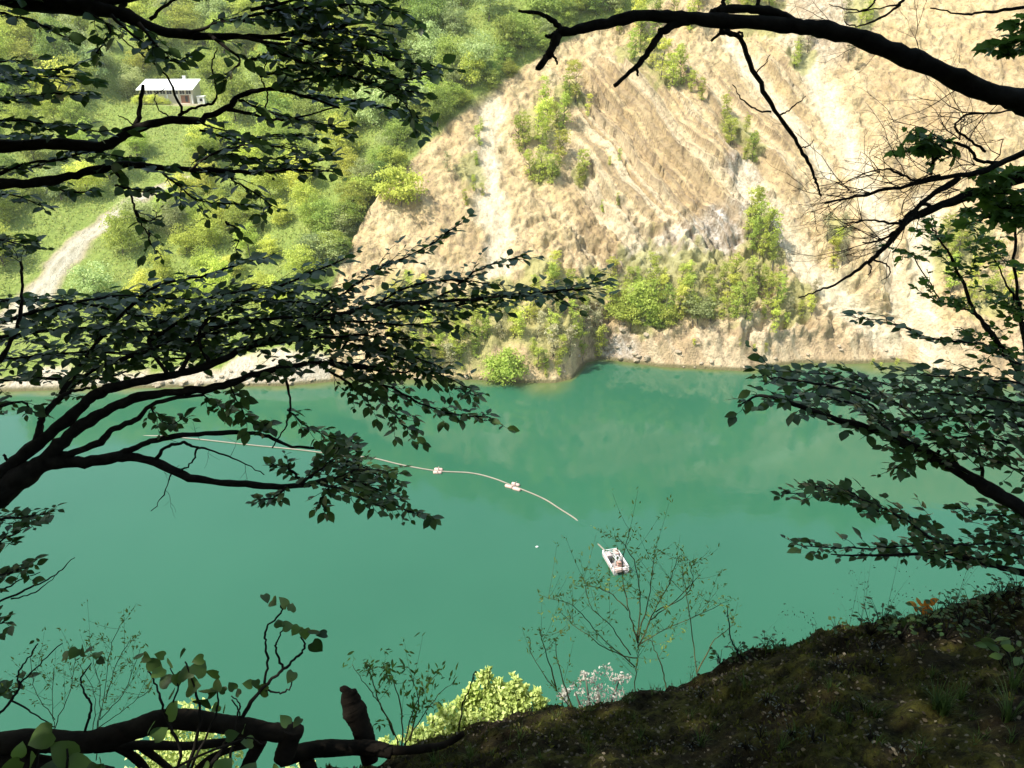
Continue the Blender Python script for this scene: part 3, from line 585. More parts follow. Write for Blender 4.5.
# ------------------------------------------------------------------ the bank under the camera
EDGE = np.array([P(x, y, d) for x, y, d in [(-420, 880, 3.6), (-100, 815, 3.7), (60, 792, 3.8), (200, 785, 3.9), (320, 775, 4.0), (385, 760, 4.05), (440, 738, 4.1), (500, 722, 4.1), (545, 707, 4.15), (600, 706, 4.1), (645, 693, 4.1), (690, 678, 4.1), (740, 655, 4.1),
        (800, 640, 4.15), (880, 618, 4.2), (960, 602, 4.3), (1024, 588, 4.4), (1150, 560, 4.6), (1400, 520, 5.2)]])
_ex = np.concatenate([[-60, -14], EDGE[:, 0], [14, 60]]); _ey = np.concatenate([[6, 3.5], EDGE[:, 1], [5, 8]]); _ez = np.concatenate([[52, 55.0], EDGE[:, 2], [58.8, 60]])
def bank(x, y):
    ye = np.interp(x, _ex, _ey); ze = np.interp(x, _ex, _ez); zf = 58.36 + 0.10 * np.clip(x, -20, 20)
    t = np.clip(y / np.maximum(ye, .5), -99, 1)
    zin = np.where(t > 0, zf + (ze - zf) * (0.62 * t + 0.38 * t * t), zf - 0.0 * y + 0.45 * np.maximum(0, -y - 0.8))  # unseen rise behind the viewpoint, shaped to block sky light
    o = np.maximum(y - ye, 0); zout = ze - 1.75 * o - 0.25 * (1 - np.exp(-o * 4)) + 0.0
    return np.where(y > ye, zout, zin)
def bnoise(x, y): return 0.060 * fbm(x * 1.9, y * 1.9, 3) + 0.034 * fbm(x * 7, y * 7, 4, .6) + 0.020 * np.abs(perlin(x * 16, y * 16))
bxs = axis([-60, -45, -32, -22, -15, -10, -7, -5], [5, 7, 10, 15, 22, 32, 45, 60], [(-4, -1.0, .06), (-1.0, 3.9, .022), (3.9, 4.6, .1)])
bys = axis([-70, -50, -35, -25, -18, -12, -8, -5, -3, -1.5, -.5], [5, 5.6, 6.5, 8, 10, 13, 17, 22, 28, 34, 38, 42, 48], [(.2, 1.3, .1), (1.3, 3.9, .022), (3.9, 4.6, .07)])
BX, BY = np.meshgrid(bxs, bys); ne = np.exp(-np.maximum(0, np.hypot(BX, BY) - 8) / 4)
BZ = np.maximum(bank(BX, BY) + bnoise(BX, BY) * (0.4 + 0.6 * ne) + (1 - ne) * 1.2 * fbm(BX / 7, BY / 7, 3), -4)
def bz(x, y): return bank(x, y) + bnoise(x, y)
k = NT('mossy_forest_soil', 0.95, 0.1); a1 = k.noise(2.2, 5, .65); a2 = k.noise(22, 5, .7); a3 = k.noise(75, 3, .6)
c = k.ramp(a1, [(.34, (.020, .014, .008)), (.46, (.036, .029, .011)), (.56, (.074, .070, .014)), (.68, (.030, .021, .011))])
c = k.mix(k.ramp(a2, [(.40, .75), (.56, 0.0)]), c, (.010, .007, .005)); c = k.mix(k.ramp(a3, [(.62, 0.0), (.75, .6)]), c, (.085, .068, .040))
k.color(c); k.bump(k.math('ADD', a2, k.math('MULTIPLY', a3, .5)), 1.0, .03)
nr, nc = BX.shape; ii = np.arange(nr - 1)[:, None] * nc + np.arange(nc - 1)[None]
tag(link('ground', mesh_data('ground', np.stack([BX, BY, BZ], -1).reshape(-1, 3), [np.stack([ii, ii + 1, ii + nc + 1, ii + nc], -1).reshape(-1, 4)], k.m)), kind='structure', label='dark mossy forest bank at the top of the drop to the lake', cat='ground')

# ------------------------------------------------------------------ foreground materials
BK = plain('dark_bark', (0.020, 0.017, 0.014), 0.95, 0.08, 0.45, 14, bump=0.02)
LF = leafmat('beech_leaf', (0.032, 0.070, 0.016), (0.092, 0.155, 0.036), 0.44, 0.42, 0.40)
LF2 = leafmat('maple_leaf', (0.06, 0.13, 0.02), (0.15, 0.26, 0.045), 0.5, 0.35, 0.5)
LB = leafmat('bindweed_leaf', (0.022, 0.050, 0.010), (0.15, 0.25, 0.05), 0.42, 0.45, 0.42)
YB = plain('young_bark', (0.11, 0.11, 0.05), 0.9, 0.1, 0.3, 12)
LT = leafmat('young_leaf', (0.12, 0.19, 0.03), (0.28, 0.36, 0.08), 0.55, 0.3, 0.4)

def px3(pts):
    """pixel-traced points with depth -> places in the wood"""
    return np.array([P(*p) for p in pts])
def limb(mb, pts, r0, r1, d=5.0, n=7, per=6, wob=.05, dend=None, jit=1.0, kna=.10):
    """pts (px,py); radii in pixels at depth d"""
    m = len(pts); dd = np.linspace(d, dend if dend else d, m)
    q = smooth(np.array([P(x, y, e) for (x, y), e in zip(pts, dd)]), per); t = np.linspace(0, 1, len(q))
    q = q + rng.normal(size=q.shape) * 0.0035 * d / 5 * jit
    kn = 1 + kna * np.sin(np.cumsum(rng.random(len(q)) * 1.6 * (6 / per)))
    mb.tube(q, (r0 + (r1 - r0) * t) * kn * d / F, n, wob); return q
UPZ = np.array([0, 0, 1.0])
def spray(tw, lv, q, L=.45, size=.07, step=.085, tpl=OVATE, dens=1.0, t0=0.0, flat=.30, lean=0.0):
    """side twigs and alternate leaves in a flat tier along the spine q"""
    size = size * 1.15; step = step * .66; L = L * 1.1; flat = flat * 1.2
    seg = np.linalg.norm(np.diff(q, axis=0), axis=1); cum = np.concatenate([[0], np.cumsum(seg)]); tot = cum[-1]
    s = t0 * tot; side = 1
    pos, dr, nm, sz = [], [], [], []
    def at(s_): return np.array([np.interp(s_, cum, q[:, j]) for j in range(3)])
    def leaf(p, d, sc=1.0):
        n = unit(UPZ + rng.normal(size=3) * flat + np.array([0, -lean, 0])); pos.append(p); dr.append(unit(d + rng.normal(size=3) * .22)); nm.append(n); sz.append(size * sc * rng.uniform(.42, 1.28))
    while s < tot:
        p = at(s); tg = unit(at(min(s + .05, tot)) - at(max(s - .05, 0))); h = unit(np.cross(UPZ, tg))
        a = rng.uniform(.55, 1.1) * side; d = unit(tg * math.cos(a) + h * math.sin(a) + UPZ * rng.normal() * .13); side = -side
        f = s / tot; Lk = L * (1.0 - .55 * f) * rng.uniform(.45, 1.1)
        if rng.random() < dens:
            u = np.linspace(0, 1, 5)[:, None]; bend = tg * .25 * Lk
            tq = p + d * Lk * u + bend * u**2 - UPZ * .06 * Lk * u**2 + np.cumsum(rng.normal(size=(5, 3)) * .006, 0) * (u > 0)
            tw.tube(tq, np.linspace(.0028, .0011, 5), 4, cap=False)
            nl = max(2, int(Lk / (size * .36))); sd = 1
            for i in range(nl):
                v = (i + .6) / nl; pp_ = np.array([np.interp(v, u[:, 0], tq[:, j]) for j in range(3)]); hh = unit(np.cross(UPZ, d))
                b = rng.uniform(.6, 1.1) * sd; sd = -sd
                if rng.random() < .9: leaf(pp_, d * math.cos(b) + hh * math.sin(b) - UPZ * .12)
            leaf(tq[-1], d)
        if rng.random() < .8 * dens: leaf(p, tg * .3 + h * -side)
        s += step * rng.uniform(.7, 1.4)
    leaf(q[-1], unit(q[-1] - q[-2]))
    if pos: add_leaves(lv, pos, np.array(dr), np.array(nm), np.array(sz), tpl, np.clip(rng.normal(.45, .22, len(pos)), 0, 1))
def twigs(mb, p, d, L, r, depth=3, ang=.55, lvl=0):
    """bare forking twig"""
    m = 5; q = [np.array(p, float)]; dd = unit(d)
    for i in range(m): dd = unit(dd + rng.normal(size=3) * .16); q.append(q[-1] + dd * L / m)
    mb.tube(np.array(q), np.linspace(r, r * .45, m + 1), 5 if r > .004 else 4, cap=False)
    if depth > 0:
        for i in range(rng.integers(2, 4)):
            j = rng.integers(2, m + 1); e = unit(dd + rng.normal(size=3) * ang); twigs(mb, q[j], e, L * rng.uniform(.45, .75), r * .6, depth - 1, ang, lvl + 1)
    return q[-1]
def branch_of(par, name, build, mat=BK, leaf=None, label=None):
    tw, lv = MB(), MB(); build(tw, lv); o = tw.build(name, mat, par)
    if lv.n: lv.build('foliage', leaf or LF, o)
    return o
def trunk(par, pts, r, mat=BK):
    mb = MB(); q = smooth(np.array(pts, float), 8); mb.tube(q, np.linspace(r[0], r[1], len(q)), 14, .04); return mb.build('trunk', mat, par)

# ------------------------------------------------------------------ tree at the left whose fan of boughs crosses the lake
D1 = 5.0
ba = P(-150, 640, D1); base1 = np.array([ba[0], ba[1], bz(ba[0], ba[1]) - .15])
t1 = empty('beech_tree', base1, 'beech tree at left whose low fan of leafy boughs hangs over the lake', 'tree')
trunk(t1, [base1, P(-160, 640, D1), P(-200, 300, D1), P(-260, -200, D1 - .3), P(-300, -700, D1 - .8)], (.2, .1))
def fan(tw, lv):
    limb(tw, [(-152, 640), (-70, 548), (-30, 512), (0, 492), (26, 474), (51, 459)], 20, 9, D1, 10)
    limb(tw, [(-30, 500), (0, 474), (30, 449), (68, 420), (90, 398), (108, 388)], 7.5, 5, D1); limb(tw, [(20, 480), (51, 454), (78, 428), (112, 408), (146, 396), (190, 391)], 7.5, 3.8, D1)
    limb(tw, [(62, 456), (98, 444), (112, 430), (135, 420), (156, 403), (203, 394)], 4, 1.6, D1); limb(tw, [(45, 462), (85, 462), (125, 455)], 7, 5, D1)
    limb(tw, [(37, 442), (41, 423), (51, 406), (68, 393), (90, 388)], 4, 1.2, D1); limb(tw, [(7, 505), (5, 480), (9, 465), (3, 455)], 2.5, 1.5, D1)
branch_of(t1, 'bough', fan)
def upper(tw, lv):
    q = limb(tw, [(104, 390), (140, 381), (169, 376), (210, 365), (254, 345), (305, 325), (340, 315), (400, 305), (470, 300), (530, 294), (592, 288)], 5, .9, D1, dend=4.8); spray(tw, lv, q, .42, .065, .07, t0=.28)
    for pl in ([(300, 328), (340, 296), (378, 270), (420, 250), (463, 222)], [(330, 318), (372, 305), (435, 298), (482, 268), (527, 254)], [(400, 305), (441, 308), (502, 296), (557, 292), (606, 280)], [(370, 312), (400, 290), (450, 280), (500, 285)]):
        q = limb(tw, pl, 1.6, .6, 4.9, 5); spray(tw, lv, q, .26, .06, .07, t0=.1)
    for pl in ([(210, 365), (200, 330), (240, 300), (290, 282), (345, 258)], [(180, 372), (210, 330), (300, 318), (400, 325), (445, 322)], [(169, 376), (150, 340), (180, 310), (250, 290), (330, 290)], [(254, 345), (300, 340), (360, 335), (420, 340)]):
        q = limb(tw, pl, 2.2, .7, 4.9, 5); spray(tw, lv, q, .36, .07, .075, t0=.15)
branch_of(t1, 'bough', upper)
def middle(tw, lv):
    q = limb(tw, [(185, 391), (223, 386), (257, 374), (305, 364), (340, 364), (380, 368)], 4.5, 1.2, D1); spray(tw, lv, q, .34, .065, .07, t0=.3)
    for pl in ([(330, 362), (352, 340), (380, 349), (421, 369), (452, 386), (477, 396)], [(330, 364), (391, 388), (425, 405), (455, 415), (492, 417)], [(320, 365), (357, 388), (384, 403), (404, 425), (420, 430)], [(340, 364), (390, 372), (430, 372), (470, 388)], [(350, 345), (400, 352), (450, 372)]):
        q = limb(tw, pl, 1.6, .6, D1, 5); spray(tw, lv, q, .24, .062, .065, t0=.08)
    q = limb(tw, [(283, 372), (290, 398), (286, 425), (271, 448)], 1.6, .6, D1, 5)
    q = limb(tw, [(288, 410), (305, 425), (320, 433), (338, 440)], 1, .5, D1, 4); spray(tw, lv, q, .14, .065, .06)
    for pl in ([(203, 394), (212, 402), (222, 408)], [(230, 385), (242, 410), (254, 425), (268, 424)], [(150, 405), (160, 420), (172, 424), (184, 418)]):
        q = limb(tw, pl, 1, .5, D1, 4); spray(tw, lv, q, .1, .075, .05)
branch_of(t1, 'bough', middle)
def back_tier(tw, lv):
    for pl, L in (([(-60, 330), (0, 322), (60, 305), (130, 295), (190, 300)], .36), ([(-60, 350), (0, 338), (80, 328), (160, 332), (240, 322), (310, 305)], .38), ([(-60, 365), (0, 360), (90, 352), (180, 358), (250, 348)], .34), ([(-40, 300), (30, 300), (90, 305), (150, 318), (210, 330)], .36),
                  ([(60, 395), (100, 340), (150, 290), (200, 276), (270, 256)], .30), ([(40, 420), (90, 372), (150, 352), (230, 345)], .30), ([(-30, 385), (20, 378), (90, 380), (140, 368)], .26), ([(150, 340), (200, 312), (260, 300), (330, 306)], .36), ([(-30, 415), (0, 406), (22, 402), (34, 412)], .14), ([(120, 360), (180, 340), (250, 330), (320, 340)], .3)):
        q = limb(tw, pl, 2.4, .7, 4.9 + .5 * rng.random(), 5); spray(tw, lv, q, L, .072, .075, t0=.05)
    q = limb(tw, [(0, 362), (12, 340), (20, 318), (22, 291), (21, 262)], 2.4, 1.2, 4.8); spray(tw, lv, smooth(px3([(21, 262, 4.8), (12, 252, 4.8), (2, 240, 4.7)])), .15, .07, .05); spray(tw, lv, smooth(px3([(21, 262, 4.8), (30, 248, 4.8), (36, 240, 4.7)])), .1, .07, .06)
branch_of(t1, 'bough', back_tier)
def lower(tw, lv):
    limb(tw, [(118, 456), (149, 460), (190, 477), (237, 484), (288, 486), (318, 482), (345, 476)], 5, 2, D1)
    limb(tw, [(122, 454), (146, 443), (183, 435), (230, 433), (264, 435), (288, 445), (320, 449), (340, 448)], 3.5, .8, D1)
    limb(tw, [(156, 460), (166, 447), (183, 443), (195, 447), (210, 450), (237, 460), (264, 475)], 2, .5, D1, 5)
    limb(tw, [(198, 448), (190, 465), (172, 475), (163, 495), (152, 511)], 1.2, .4, D1, 4)
    for x, y in ((183, 443), (210, 450), (230, 457), (245, 464), (200, 440), (262, 436), (170, 480), (165, 490), (150, 458)):
        p = P(x, y, D1); twigs(tw, p, np.array([rng.normal() * .6, rng.normal() * .3, rng.choice([-.6, .9])]), .13, .0016, 1)
    for pl, L in (([(318, 482), (345, 478), (375, 490), (400, 508), (433, 517)], .14), ([(288, 486), (275, 497), (258, 500)], .1), ([(300, 478), (285, 468), (272, 464)], .12), ([(320, 470), (330, 456), (345, 447), (356, 442)], .14), ([(330, 480), (360, 470), (385, 472), (400, 482)], .2),
                  ([(310, 478), (325, 465), (350, 462), (380, 476)], .2), ([(320, 484), (345, 490), (365, 500), (385, 508)], .16), ([(330, 488), (320, 500), (325, 508)], .1), ([(300, 484), (320, 470), (336, 458)], .2), ([(340, 470), (360, 455), (345, 446), (330, 440)], .13), ([(335, 478), (365, 485), (395, 495)], .2)):
        q = limb(tw, pl, 1.6, .6, D1 + .2 * rng.normal(), 5); spray(tw, lv, q, L, .06, .05)
branch_of(t1, 'bough', lower)
def lowleft(tw, lv):
    for pl in ([(-40, 530), (0, 520), (25, 517), (52, 511)], [(-40, 560), (-10, 545), (20, 532)], [(-40, 585), (0, 575), (28, 568)], [(-60, 640), (-20, 628), (3, 623)], [(-40, 700), (-10, 694), (10, 690)]):
        q = limb(tw, pl, 1.8, .6, 4.6, 5); spray(tw, lv, q, .17, .06, .05)
    limb(tw, [(-40, 615), (0, 601), (30, 588), (55, 575), (75, 557)], 1.6, .4, 4.6, 4); limb(tw, [(0, 592), (20, 580), (40, 572)], 1, .4, 4.6, 4); limb(tw, [(10, 600), (35, 592), (55, 576)], .9, .4, 4.6, 4)
    limb(tw, [(-140, 620), (-80, 600), (-40, 575)], 8, 3, 4.8); limb(tw, [(-100, 608), (-60, 640), (-40, 700)], 4, 2, 4.6)
branch_of(t1, 'bough', lowleft)

# ------------------------------------------------------------------ second tree, its boughs across the upper left
D2 = 4.2
b2 = P(-330, 600, D2); base2 = np.array([b2[0], b2[1] - .6, bz(b2[0], b2[1] - .6) - .15])
t2 = empty('beech_tree', base2, 'beech tree whose dark leafy boughs cross the upper left before the house', 'tree')
trunk(t2, [base2, P(-330, 500, D2 - .3), P(-310, 150, D2 - .2), P(-330, -300, D2 - .4), P(-360, -900, D2 - .8)], (.22, .1))
def topb(tw, lv):
    q = limb(tw, [(-320, 60), (-150, 15), (-40, -6), (33, 3), (83, 8), (117, 13), (150, 27), (187, 35), (213, 37), (250, 36), (290, 40)], 12, 1.4, D2, 9)
    limb(tw, [(118, 13), (126, 2), (134, -14)], 3, 2, D2); limb(tw, [(80, 6), (150, -6), (220, -14), (300, -10)], 5, 2, D2)
    for pl, L in (([(187, 35), (230, 20), (300, 8), (370, 5), (400, 12)], .34), ([(150, 20), (180, -2), (240, -8), (330, 20)], .34), ([(240, 36), (290, 45), (340, 42), (400, 60), (436, 66)], .32), ([(250, 36), (300, 62), (360, 80), (425, 95)], .30), ([(213, 37), (240, 60), (225, 75)], .14), ([(140, 24), (160, 50), (175, 62), (192, 55)], .16), ([(220, 20), (280, 22), (340, 30), (390, 40)], .3),
                  ([(83, 8), (110, 28), (105, 40), (95, 55)], .13), ([(-20, 10), (30, 20), (60, 34), (70, 42)], .14), ([(0, 2), (40, -4), (100, -6)], .2), ([(250, 10), (320, -5), (380, -4)], .3), ([(300, 40), (350, 60), (400, 80), (430, 72)], .26), ([(110, 15), (140, 40), (150, 50)], .12), ([(260, 38), (310, 30), (370, 22), (405, 30)], .26)):
        q = limb(tw, pl, 1.8, .6, D2 - .3 * rng.random(), 5); spray(tw, lv, q, L, .066, .07, t0=.1, flat=.42)
branch_of(t2, 'bough', topb)
def midb(tw, lv):
    limb(tw, [(-320, 200), (-150, 165), (-40, 150), (0, 147), (50, 144), (95, 146), (112, 143), (133, 130), (167, 120), (197, 120), (227, 108), (240, 96), (267, 89), (300, 95), (340, 108)], 8, 1.1, D2)
    limb(tw, [(136, 128), (140, 106), (143, 85)], 2.8, 1.5, D2, 6); limb(tw, [(178, 116), (195, 107), (213, 103), (217, 90), (212, 67), (217, 47)], 1.6, .6, D2, 5); limb(tw, [(183, 113), (167, 77), (140, 53), (120, 37)], 1.3, .6, D2, 5); limb(tw, [(135, 130), (128, 120), (118, 116)], 1, .5, D2, 4)
    limb(tw, [(170, 118), (158, 108), (155, 95), (166, 88)], .8, .4, D2, 4); limb(tw, [(227, 110), (260, 115), (283, 120), (337, 107)], 2, .8, D2, 5); limb(tw, [(265, 110), (268, 95), (262, 78), (268, 60)], 1, .5, D2, 4)
    for pl, L in (([(240, 100), (270, 112), (300, 120), (345, 128)], .26), ([(267, 89), (300, 80), (345, 78), (390, 92), (418, 118)], .26), ([(300, 95), (350, 100), (400, 112), (424, 128)], .24), ([(-60, 90), (0, 80), (40, 76), (98, 80)], .24), ([(-60, 110), (0, 100), (40, 95), (85, 92)], .22), ([(-60, 130), (0, 120), (50, 124), (100, 132)], .22), ([(-60, 65), (0, 62), (25, 60)], .2), ([(-40, 145), (30, 132), (60, 128)], .2), ([(260, 75), (300, 66), (350, 62), (400, 84)], .26), ([(250, 60), (300, 50), (360, 52)], .24),
                  ([(197, 120), (215, 128), (235, 132)], .13), ([(-50, 78), (10, 72), (60, 70), (80, 62)], .2)):
        q = limb(tw, pl, 1.4, .5, D2 + .3 * rng.normal(), 5); spray(tw, lv, q, L, .064, .07, flat=.42)
branch_of(t2, 'bough', midb)
def lowb(tw, lv):
    q = limb(tw, [(-320, 260), (-150, 210), (-40, 187), (0, 184), (43, 182), (83, 173), (123, 165), (160, 168), (207, 170), (253, 172), (290, 170), (335, 172)], 7, .8, D2); spray(tw, lv, q, .18, .062, .08, t0=.62, flat=.4)
    limb(tw, [(-40, 185), (0, 173), (27, 163), (60, 160)], 2.6, 1, D2, 5); limb(tw, [(112, 168), (130, 193), (137, 217), (149, 235)], 1.4, .6, D2, 5)
    for pl, L in (([(163, 172), (187, 193), (205, 202), (250, 205)], .22), ([(60, 160), (90, 152), (130, 158)], .18), ([(190, 170), (220, 150), (260, 145), (300, 150)], .24), ([(149, 230), (150, 242), (158, 252)], .12), ([(135, 210), (145, 222), (160, 216)], .1), ([(115, 185), (135, 190), (160, 195)], .1), ([(-30, 200), (10, 195), (40, 205)], .14), ([(40, 185), (75, 192), (92, 190)], .1), ([(-40, 235), (0, 240), (30, 248)], .12), ([(220, 172), (250, 190), (270, 205), (262, 215)], .14), ([(200, 130), (240, 140), (280, 135), (320, 140)], .22), ([(200, 150), (250, 160), (310, 155)], .22), ([(225, 222), (240, 232), (236, 250)], .06), ([(-30, 165), (30, 168), (70, 150)], .16), ([(250, 172), (300, 165), (330, 158)], .2)):
        q = limb(tw, pl, 1.2, .5, D2 + .3 * rng.normal(), 5); spray(tw, lv, q, L, .06, .065, flat=.4)
branch_of(t2, 'bough', lowb)
# crown added to that tree, unseen above and behind the viewpoint, to shade the bank
def shade_canopy(par, blobs, leaf=.18, dens=420):
    mb = MB(); tw = MB()
    for cx_, cy_, cz_, r in blobs:
        for i in range(5): twigs(tw, np.array([cx_, cy_, cz_ - .3]), np.array([rng.normal(), rng.normal(), .2]), r * .8, .02, 1)
        n_ = int(dens * r * r); u = unit(rng.normal(size=(n_, 3))); p = np.array([cx_, cy_, cz_]) + u * (rng.random(n_) ** .4)[:, None] * r * np.array([1, 1, .38])
        nrm = unit(np.array([0, 0, 1.0]) + rng.normal(size=(n_, 3)) * .4); d = unit(rng.normal(size=(n_, 3)) * np.array([1, 1, .2])); add_leaves(mb, p, d, nrm, leaf * (.6 + .8 * rng.random(n_)), OVATE, rng.random(n_))
    o = tw.build('crown', BK, par); mb.build('foliage', LF, o)  # added overhead leaves that block sun, hung on the second tree
blobs = [(x + rng.normal() * .5, y + rng.normal() * .5, 64.6 + .12 * abs(x) + rng.normal() * .7 - .25 * y * (y > 2), 1.9) for x in np.arange(-11, 5.5, 2.1) for y in np.arange(-9, 6, 2.2)]
blobs += [(x + rng.normal() * .4, y, 62.6 + rng.normal() * .8, 1.7) for x in np.arange(-11, -3.5, 1.9) for y in np.arange(-5, 5, 2.2)]
shade_canopy(t2, blobs)

# ------------------------------------------------------------------ right hand trees
D3 = 4.0
b3 = P(1330, 600, D3); base3 = np.array([b3[0], b3[1], bz(b3[0], b3[1]) - .15])
t3 = empty('oak_tree', base3, 'tree with a thick bare dead bough arching across the top right', 'tree')
trunk(t3, [base3, P(1330, 400, D3), P(1300, 190, D3), P(1330, -200, D3), P(1360, -700, D3)], (.2, .1))
def dead(tw, lv):
    limb(tw, [(1310, 190), (1160, 145), (1060, 117), (1024, 103), (982, 90), (935, 69), (888, 50), (851, 35), (814, 28), (781, 25), (730, 21), (680, 18), (640, 16), (607, 23), (573, 31), (557, 33)], 11.8, 4.2, D3, 12, wob=.06)
    limb(tw, [(562, 32), (557, 24), (540, 14), (519, 11)], 3.6, 1.6, D3, 6); limb(tw, [(558, 33), (551, 50), (545, 60), (537, 70)], 5, 3, D3, 7); limb(tw, [(549, 52), (555, 58), (558, 65)], 2, 1, D3, 5); limb(tw, [(557, 34), (549, 36), (546, 37)], 3, 1.5, D3, 5)
    limb(tw, [(690, 19), (672, 26), (660, 35), (646, 55), (637, 66), (613, 86)], 5, 2, D3, 7); limb(tw, [(637, 66), (638, 76)], 2, 1, D3, 5)
    limb(tw, [(797, 27), (777, 13), (747, 9), (720, 10), (710, 14)], 5, 3.5, D3, 7); limb(tw, [(722, 10), (724, -2), (728, -14)], 2.4, 2, D3, 6); limb(tw, [(757, 10), (758, 0), (757, -8)], 2.6, 2, D3, 6)
    limb(tw, [(722, 24), (721, 32), (712, 40)], 2.6, 1.4, D3, 6); limb(tw, [(721, 32), (740, 38), (750, 64), (771, 104), (794, 138), (810, 166), (816, 182), (820, 196)], 3, 1, D3, 6); limb(tw, [(740, 38), (737, 34), (741, 33), (743, 37)], 1.4, 1, D3, 5)
    limb(tw, [(771, 112), (757, 110), (741, 98), (733, 84)], 1, .5, D3, 4); limb(tw, [(778, 117), (792, 108), (806, 96)], 1, .5, D3, 4); limb(tw, [(798, 148), (808, 146), (814, 140)], .8, .4, D3, 4); limb(tw, [(757, 72), (766, 62), (770, 54)], .7, .4, D3, 4)
    for x, y in ((900, 52), (960, 82), (1000, 96), (870, 40), (930, 62)):
        twigs(tw, P(x, y + 6, D3), np.array([-.7, rng.normal() * .4, rng.choice([.4, -.6])]), .28, .0028, 2)
branch_of(t3, 'dead_bough', dead)
def high(tw, lv):
    limb(tw, [(920, -20), (905, -2), (890, 12), (860, 26), (845, 22)], 2, .5, D3 - .2, 5); limb(tw, [(1060, 2), (1024, 7), (985, 12), (960, 14), (930, 8)], 2.2, .6, D3 - .2, 5); limb(tw, [(880, -8), (868, 8), (850, 10), (830, 4)], 1.2, .4, D3 - .2, 4)
    limb(tw, [(900, 4), (870, 10), (845, 14)], .9, .4, D3 - .2, 4)
    for pl in ([(1070, 30), (1040, 34), (1020, 38), (996, 44)], [(1060, 20), (1030, 22), (1008, 28)], [(1060, 45), (1030, 48), (1006, 52)]):
        q = limb(tw, pl, 1.2, .6, D3 - .2, 4); spray(tw, lv, q, .1, .075, .06, tpl=LOBED, flat=.6)
branch_of(t3, 'bough', high, leaf=LF2)
D4 = 4.3
b4 = P(1240, 620, D4); base4 = np.array([b4[0], b4[1], bz(b4[0], b4[1]) - .15])
t4 = empty('maple_tree', base4, 'maple with a tangle of bare forking twigs and few leaves at right', 'tree')
trunk(t4, [base4, P(1240, 400, D4), P(1200, 200, D4), P(1230, -200, D4), P(1250, -500, D4)], (.11, .05))
def tangle(tw, lv):
    A_ = limb(tw, [(1190, 200), (1100, 165), (1024, 178), (982, 191), (942, 205), (908, 220), (890, 243), (868, 262)], 7, 2, D4); limb(tw, [(868, 262), (842, 281), (820, 290), (798, 298)], 1.8, .5, D4, 5)
    limb(tw, [(1190, 190), (1100, 140), (1024, 153), (982, 171), (942, 178), (900, 187), (860, 196), (824, 202)], 4.5, .8, D4); limb(tw, [(960, 178), (930, 196), (908, 216), (900, 222)], 3, 1.6, D4, 6); limb(tw, [(900, 224), (870, 220), (845, 224)], 1.5, .6, D4, 5); limb(tw, [(935, 207), (920, 206), (905, 225), (880, 240), (862, 243)], 2.4, .8, D4, 5)
    limb(tw, [(1000, 164), (978, 160), (970, 150), (950, 142), (935, 150), (933, 170)], 2, 1, D4, 5); limb(tw, [(985, 152), (970, 140), (955, 128), (965, 116), (1000, 112), (1030, 108)], 1.4, .8, D4, 5); limb(tw, [(940, 176), (915, 180), (890, 170), (868, 172), (840, 185)], 1.6, .5, D4, 5); limb(tw, [(930, 174), (934, 160), (948, 152)], 1.6, .7, D4, 5)
    limb(tw, [(868, 262), (872, 270), (868, 275)], 1, .5, D4, 4); limb(tw, [(872, 260), (886, 264), (890, 274), (882, 281)], 1, .4, D4, 4)
    for x, y in ((940, 178), (900, 187), (870, 193), (845, 198), (920, 215), (890, 243), (930, 174), (960, 140), (945, 142), (880, 172), (905, 176), (862, 220), (908, 220), (985, 113), (965, 120), (880, 240), (975, 165), (1000, 155), (960, 190), (850, 190)):
        for i in range(4): twigs(tw, P(x, y, D4 + rng.normal() * .1), np.array([-.9 + rng.normal() * .4, rng.normal() * .6, rng.normal() * .55]), rng.uniform(.14, .36), .0028, 2, .5)
    for pl, L in (([(950, 142), (930, 135), (912, 132)], .1), ([(945, 145), (920, 148), (902, 152)], .1), ([(1060, 170), (1020, 172), (985, 178)], .12), ([(1060, 190), (1020, 195), (975, 190)], .16), ([(1060, 210), (1010, 212), (985, 218), (968, 210)], .18), ([(1060, 185), (1030, 205), (1000, 205)], .18), ([(1060, 225), (1020, 220), (990, 200)], .14), ([(950, 150), (942, 155), (935, 160)], .06)):
        q = limb(tw, pl, 1.1, .5, D4, 4); spray(tw, lv, q, L, .07, .055, tpl=LOBED, flat=.6)
branch_of(t4, 'bough', tangle, leaf=LF2)
D5 = 4.6
b5 = P(1180, 640, D5); base5 = np.array([b5[0], b5[1], bz(b5[0], b5[1]) - .15])
t5 = empty('hornbeam_tree', base5, 'hornbeam with low leafy tiers reaching from the right edge over water', 'tree')
trunk(t5, [base5, P(1180, 540, D5), P(1190, 300, D5 + .2), P(1200, 0, D5 + .4)], (.12, .05))
